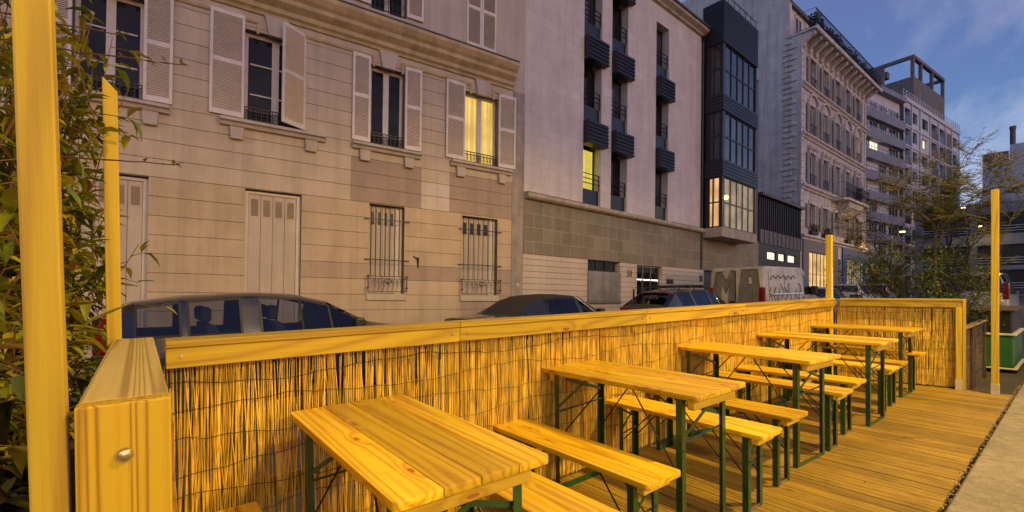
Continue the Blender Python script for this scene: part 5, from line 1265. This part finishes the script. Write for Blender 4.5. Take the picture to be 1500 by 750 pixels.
for (p, q) in (((-.40, 2.06, .2), (-.325, 2.05, 2.9)),):
    m = MB(); P_, Q_ = V(p), V(q)
    m.tube([P_.lerp(Q_, t / 8) for t in range(9)], [.017] * 9, 12)
    for t in (2.3, 4.4, 6.2): c = P_.lerp(Q_, t / 8); m.tube([c, c + V((0, 0, .008)), c + V((0, 0, .016))], [.017, .0195, .017], 12)
    tag(m.build('bamboo_cane', M_CANE, smooth=40, M=TILT), 'thick bamboo cane among the leaves at the far left edge', 'cane')
# planter of the shrub
planter(-1.35, 1.18, 1.17, 1.75, .8, 'dark plank planter holding the leafy shrub at the near end', -.15)
pt = MB(); pt.tube([(0, 0, 0), (0, 0, .02), (0, 0, .3), (0, 0, .34), (0, 0, .345)], [.13, .14, .175, .185, .165], 24); 
tag(pt.build('plant_pot', surf('black_plastic_pot', (.012, .012, .012), .4, .2, 10, .1), smooth=40, M=deckM(-.42, 1.86, .66)), 'black plastic pot under the leafy shrub at the left edge', 'pot')
# shrub and sapling in the planters past the end screen
rg = random.Random(23)
bu = empty('planter_bush', TILT, 'dark green bush filling the planter behind the reed screen at the end', 'bush')
lv = MB(); stm = MB()
for k in range(120):
    c = V((rg.uniform(8.1, 9.9), rg.uniform(1.05, 2.45), 0)) if k < 88 else V((rg.uniform(8.7, 10.3), rg.uniform(.85, 1.3), 0)); c.z = rg.uniform(.75, 1.72) - .22 * abs(c.y - 1.6) + .06
    stm.tube(stemcurve((8.5 + .4 * rg.random(), 1.5, .55), c, rg, 4, .03), [.008, .006, .005, .004, .002], 4)
    for j in range(58):
        d = rdir(rg, -.3, 1); p = c + rdir(rg) * (.2 * rg.random() ** .5); p.z = max(p.z, .68)
        leaf(lv, p, d, V((0, 0, 1)), rg.uniform(.035, .065), rg.uniform(.014, .024), rg, (rg.random(), rg.random(), 0), .2)
lv.build('foliage', M_LEAF2, bu, smooth=60); stm.build('stem', M_BARK2, bu)
sp_ = empty('sapling', TILT, 'slender sapling with sprays of tiny yellowish leaves, lit by lamps above the end screen', 'tree')
lv = MB(); tr = MB()
def spray_of_leaves(p, d, n, size):
    side_ = d.cross(V((0, 0, 1)));
    if side_.length < .1: side_ = V((1, 0, 0))
    side_.normalize(); ln = rg.uniform(.12, .28)
    tr.tube([p, p + d * ln], [.0028, .001], 3, cap=False)
    for i in range(n):
        t = (i + .5) / n; q = p + d * ln * t
        for s_ in (-1, 1):
            dd = (side_ * s_ + d * .5 + V((0, 0, rg.uniform(-.25, .25)))).normalized()
            leaf(lv, q + dd * .004, dd, V((0, 0, 1)), size * rg.uniform(.7, 1.25), size * .42, rg, (rg.betavariate(2, 2), rg.random(), 0), .15)
def limb(pts, r0, lvls, nb, spn):
    n = len(pts) - 1; tr.tube(pts, [r0 * (1 - .75 * i / n) for i in range(n + 1)], 6)
    for i in range(1, n + 1):
        if lvls:
            for b in range(nb):
                p = pts[i]; d0 = (pts[i] - pts[i - 1]).normalized()
                d = (d0 * .7 + rdir(rg, -.15, .75) * .9).normalized(); q = p + d * rg.uniform(.3, .6) * (1 if lvls > 1 else .75)
                q.z = max(q.z, 1.4)
                limb(stemcurve(p, q, rg, 4, .02, .02), r0 * .42, lvls - 1, 1, spn)
        else:
            for b in range(spn):
                d = (rdir(rg, -.15, .25) + (pts[i] - pts[i - 1]).normalized() * .6).normalized(); spray_of_leaves(pts[i], d, rg.choice((3, 4, 5)), .034)
F1 = V((9.0, 1.35, 2.05))
limb(stemcurve((9.0, 1.38, .55), F1, rg, 5, .012), .024, 0, 0, 0)
for tip in ((9.2, 1.05, 3.05), (9.5, 1.95, 2.75), (8.7, .62, 2.5), (9.3, 1.5, 3.0), (8.9, 2.25, 2.3), (9.6, 1.3, 2.7), (8.8, 1.7, 2.75), (9.1, .75, 2.75)):
    limb(stemcurve(F1 if rg.random() < .6 else V((9.0, 1.36, rg.uniform(1.3, 1.9))), tip, rg, 6, .03), .012, 1, 2, 4)
limb(stemcurve((9.05, 1.12, .6), (8.75, .5, 2.35), rg, 7, .03), .013, 1, 2, 3)
limb(stemcurve((9.0, 1.2, .6), (9.3, .85, 2.8), rg, 7, .03), .015, 1, 2, 3)
limb(stemcurve((9.0, 1.5, .6), (9.5, 2.45, 2.2), rg, 7, .03), .013, 1, 2, 3)
limb(stemcurve((9.0, 1.45, .6), (8.8, 2.3, 1.95), rg, 7, .03), .011, 1, 2, 3)
tr.build('trunk', M_BARK3, sp_, smooth=60); lv.build('crown', M_LEAF3, sp_, smooth=60)
# bare street trees
def bare_tree(a, b, z, h, label, seed):
    rg = random.Random(seed); r = empty('bare_tree', deckM(a, b, z), label, 'tree', 'bare street trees'); tk = MB(); tw = MB()
    def grow(p, d, ln, rad, lv):
        n = 4; pts = [p]
        for i in range(n):
            d = (d + rdir(rg) * .16 + V((0, 0, .05))).normalized(); pts.append(pts[-1] + d * ln / n)
        (tk if lv < 2 else tw).tube(pts, [rad * (1 - .45 * i / n) for i in range(n + 1)], 7 if lv < 2 else 4 if lv < 4 else 3, cap=False)
        if lv >= 5: return
        for k in range((4, 4, 4, 3, 3)[lv]):
            i = n if k == 0 else rg.randint(1, n)
            dd = (d * (.9 if k == 0 else .55) + rdir(rg, -.1, .6) * (.4 if k == 0 else .85)).normalized()
            grow(pts[i], dd, ln * rg.uniform(.58, .78), rad * (.6 if k == 0 else .45), lv + 1)
    grow(V((0, 0, 0)), V((0, 0, 1)), h * .3, h * .014, 0)
    tk.build('trunk', M_BARK2, r, smooth=60); tw.build('twigs', M_BARK2, r)
bare_tree(50, 9.9, -.18, 9.5, 'bare dark street tree in front of the banded apartment block', 3)
bare_tree(58, 7.6, -.2, 12.5, 'bare dark street tree standing farther off, in front of the low gallery building', 8)
# pollarded shrub and clipped hedge by the apartment blocks
rg = random.Random(31)
pr = empty('pollarded_shrub', deckM(50, 11.9, -.1), 'dark pollarded shrub of upright stubs before the banded block', 'shrub'); m = MB()
m.tube([(0, 0, 0), (0, 0, 1.2)], [.18, .14], 8)
for k in range(14):
    d = rdir(rg, .5, 1); p = V((0, 0, 1.1)) + d * .5; q = p + V((d.x * 1.3, d.y * 1.3, 1.6 + rg.random())); m.tube([V((0, 0, 1.0)), p, q, q + V((0, 0, .4))], [.1, .08, .06, .07], 6)
m.build('trunk', M_BARK2, pr, smooth=60)
hg = MB()
for k in range(5200):
    p = V((rg.uniform(46, 62), rg.uniform(11.2, 13.2), rg.uniform(-.1, 1.75)))
    leaf(hg, p, rdir(rg, -.2, 1), V((0, 0, 1)), rg.uniform(.15, .3), rg.uniform(.08, .15), rg, (rg.random(), rg.random(), 0), .2)
hedge = empty('hedge', TILT, 'dark hedge along the foot of the apartment blocks', 'hedge'); hg.build('foliage', M_LEAF2, hedge)
m = MB(); m.box(46.2, 61.8, 11.5, 12.9, -.3, 1.45); m.build('branches', M_BARK2, hedge)
# pots on the old house's ledges
for nm, x, z, ry, k in (('flower_box', 1.3, 5.45, -.14, 34), ('flower_box', 3.6, 5.45, -.14, 34), ('flower_box', 8.2, 5.45, -.14, 26), ('flower_box', 10.4, 5.45, -.14, 26), ('flower_box', 8.1, 8.42, -.7, 60), ('flower_box', 7.4, 6.0, -.7, 0)):
    if not k: continue
    M4 = bM(32.112, 11.2066, -.46) @ MX.Translation((x, ry, z))
    lab = {1.3: 'leafy flower box above the grey shop, nearer the gable', 3.6: 'leafy flower box above the grey shop, nearer the balcony', 8.2: 'flower box of reddish leaves over the blue shop, left one', 10.4: 'flower box of reddish leaves over the blue shop, right one', 8.1: 'big leafy flower box on the round bellied balcony of the old stone house'}[x]
    r = empty('flower_box', M4, lab, 'flower box'); m = MB(); m.box(0, 1.1 if k > 30 else .8, -.1, .08, 0.03, .22); m.build('box', M_TRIM, r); lv = MB()
    for j in range(k * 6): leaf(lv, V((rg.uniform(0, 1.1 if k > 30 else .8), rg.uniform(-.2, .1), .2 + (.45 if k < 50 else .8) * rg.random() ** 1.5)), rdir(rg, -.3, 1), V((0, 0, 1)), .14, .06, rg, (rg.random(), rg.random(), 0), .3)
    lv.build('foliage', M_LEAF2 if x < 4 or k > 50 else M_LEAF1, r)
CLOUD = (3.7, 3.9, 4.9); ROSE = (1.2, .85, 1.8); TRAIL = (3.6, 2.5, 3.2)
SKYT = (2.0, 1.56, 1.9)
P_NEAR, P_LEFT, P_FAR, P_FILL = 2050, 2150, 750, 790
# ------------------------------------------------------------------ sky and light
W_ = bpy.data.worlds.new('World'); S.world = W_; W_.use_nodes = True; nt = W_.node_tree
bg = nt.nodes['Background']
sky = nd(nt, 'ShaderNodeTexSky', sky_type='NISHITA'); sky.sun_disc = False
sky.sun_elevation = R_(3.5); sky.sun_rotation = R_(184); sky.altitude = 50; sky.air_density = 1.; sky.dust_density = 1.; sky.ozone_density = 3.
tc = nd(nt, 'ShaderNodeTexCoord').outputs['Generated']
sx = nd(nt, 'ShaderNodeSeparateXYZ'); L(nt, tc, sx.inputs[0])
zz = math_(nt, 'ADD', math_(nt, 'MAXIMUM', sx.outputs[2], 0.), .16)
cb = nd(nt, 'ShaderNodeCombineXYZ')
L(nt, math_(nt, 'DIVIDE', sx.outputs[0], zz), cb.inputs[0]); L(nt, math_(nt, 'DIVIDE', sx.outputs[1], zz), cb.inputs[1])
n1 = nd(nt, 'ShaderNodeTexNoise', i_Scale=1.15, i_Detail=9., i_Roughness=.62, i_Distortion=.35)
mp = nd(nt, 'ShaderNodeMapping'); mp.inputs['Scale'].default_value = (.55, 1.3, 1); mp.inputs['Location'].default_value = (3.1, 1.2, 0); mp.inputs['Rotation'].default_value = (0, 0, .5)
L(nt, cb.outputs[0], mp.inputs[0]); L(nt, mp.outputs[0], n1.inputs[0])
cl = ramp(nt, n1.outputs[0], [(.41, 0.), (.72, 1.)])
low = ramp(nt, sx.outputs[2], [(.12, 1.), (.5, .35)])
SKYC = 1.0
tintc = mixc(nt, 1., sky.outputs[0], SKYT, 'MULTIPLY')
c1 = mixc(nt, math_(nt, 'MULTIPLY', math_(nt, 'MULTIPLY', cl, low), .95), tintc, CLOUD)
# rosy veil high up, and one thin vapour trail
hi = math_(nt, 'MULTIPLY', ramp(nt, sx.outputs[2], [(.3, 0.), (.62, 1.)]), .35)
c1 = mixc(nt, hi, c1, ROSE)
def pxray(px, py):
    X = (px - 750) / 676.5933; Z = -(py - (433.1287 - 676.5933 * tan(pit))) / 676.5933
    return (fw + rt * X + upv * Z).normalized()
r1, r2 = pxray(1360, 103), pxray(1500, 2); nn = r1.cross(r2).normalized()
dt = nd(nt, 'ShaderNodeVectorMath', operation='DOT_PRODUCT'); L(nt, tc, dt.inputs[0]); dt.inputs[1].default_value = nn
da = nd(nt, 'ShaderNodeVectorMath', operation='DOT_PRODUCT'); L(nt, tc, da.inputs[0]); da.inputs[1].default_value = (r2 - r1 * r1.dot(r2)).normalized()
band = math_(nt, 'MULTIPLY', ramp(nt, math_(nt, 'ABSOLUTE', dt.outputs['Value']), [(.0, 1.), (.016, 0.)]), ramp(nt, da.outputs['Value'], [(-.0, 0.), (.13, 1.)]))
c1 = mixc(nt, math_(nt, 'MULTIPLY', band, .13), c1, TRAIL)
L(nt, c1, bg.inputs[0]); bg.inputs[1].default_value = .1
def street_light(a, b, h, power, col, size=.16):
    """the lamp of a street lamp: a bulb in an open hood"""
    ld = bpy.data.lights.new('lamp_bulb', 'SPOT'); ld.energy = power; ld.color = col; ld.shadow_soft_size = size
    ld.spot_size = R_(172); ld.spot_blend = .35
    o = bpy.data.objects.new('lamp_bulb', ld); COL.objects.link(o); o.matrix_world = deckM(a, b, h); return o
WARM = (1., .62, .09)
def street_lamp(a, b, base, h, power, label, arm=(0, 1.), lit=2.5, col=WARM, soft=.16):
    r = empty('street_lamp', deckM(a, b, base), label, 'street lamp', 'street lamps along the street')
    m = MB(); m.tube([(0, 0, 0), (0, 0, .9), (0, 0, h * .6), (0, 0, h)], [.09, .085, .06, .045], 12).tube([(0, 0, 0), (0, 0, .05)], .15, 12)
    m.build('pole', M_POLE, r, smooth=40)
    ax, ay = arm; q = [(ax * t, ay * t, h - .1 + .35 * sin(t * 1.5)) for t in (0, .25, .5, .75, 1.)]
    MB().tube(q, .03, 8).build('arm', M_POLE, r, smooth=40)
    hd = MX.Translation((ax * 1.2, ay * 1.2, h + .25)) @ MX.Rotation(atan2(ay, ax), 4, 'Z')
    MB().prism([(-.35, .05), (-.25, .13), (.2, .12), (.38, .03), (.38, 0), (-.35, 0)], 'y', -.13, .13, M=hd).build('lamp_head', M_POLE, r, bevel=.01)
    MB().box(-.12, .2, -.1, .1, -.09, -.003, M=hd).build('lens', M_LENS, r, bevel=.02)
    p = hd @ V((0.03, 0, -.16))
    o = street_light(a + p.x, b + p.y, base + p.z, power, col, soft)
    return r
M_POLE = surf('painted_lamp_pole', (.05, .06, .055), .5, .2, 10, .05)
M_LENS = glow('lamp_lens', (1, .62, .2), 9.)
street_lamp(6.4, -2.5, 0, 7.6, P_NEAR, 'street lamp over the pavement beside the terrace', (0, .6))
street_lamp(-19, 1.0, -.1, 8.6, P_LEFT, 'street lamp down the street behind the near end of the terrace', (0, 1.))
street_lamp(41.3, .1, -.05, 9.1, P_FAR, 'street lamp farther up the terrace side of the street, mirrored in the bay window', (0, .8))
street_lamp(66, 9.0, -.15, 9.0, P_FAR*.15, 'glowing street lamp highest among the bare branches', (0, -.9))
street_lamp(78, 9.0, -.15, 8.0, P_FAR*.12, 'glowing street lamp half hidden in the tree, right of the higher lamp', (0, -.9))
street_lamp(45.3, 9.4, -.15, 5.2, P_FAR * .3, 'low glowing street lamp by the end of the old stone house', (0, -.5))

street_lamp(2.2, -5.6, 0, 4.3, P_FILL, 'added short fill lamp, out of view across the pavement, brightening the upright faces of the terrace', (0, .35))  # invented fill lamp behind the camera, lifts the upright timber and reeds
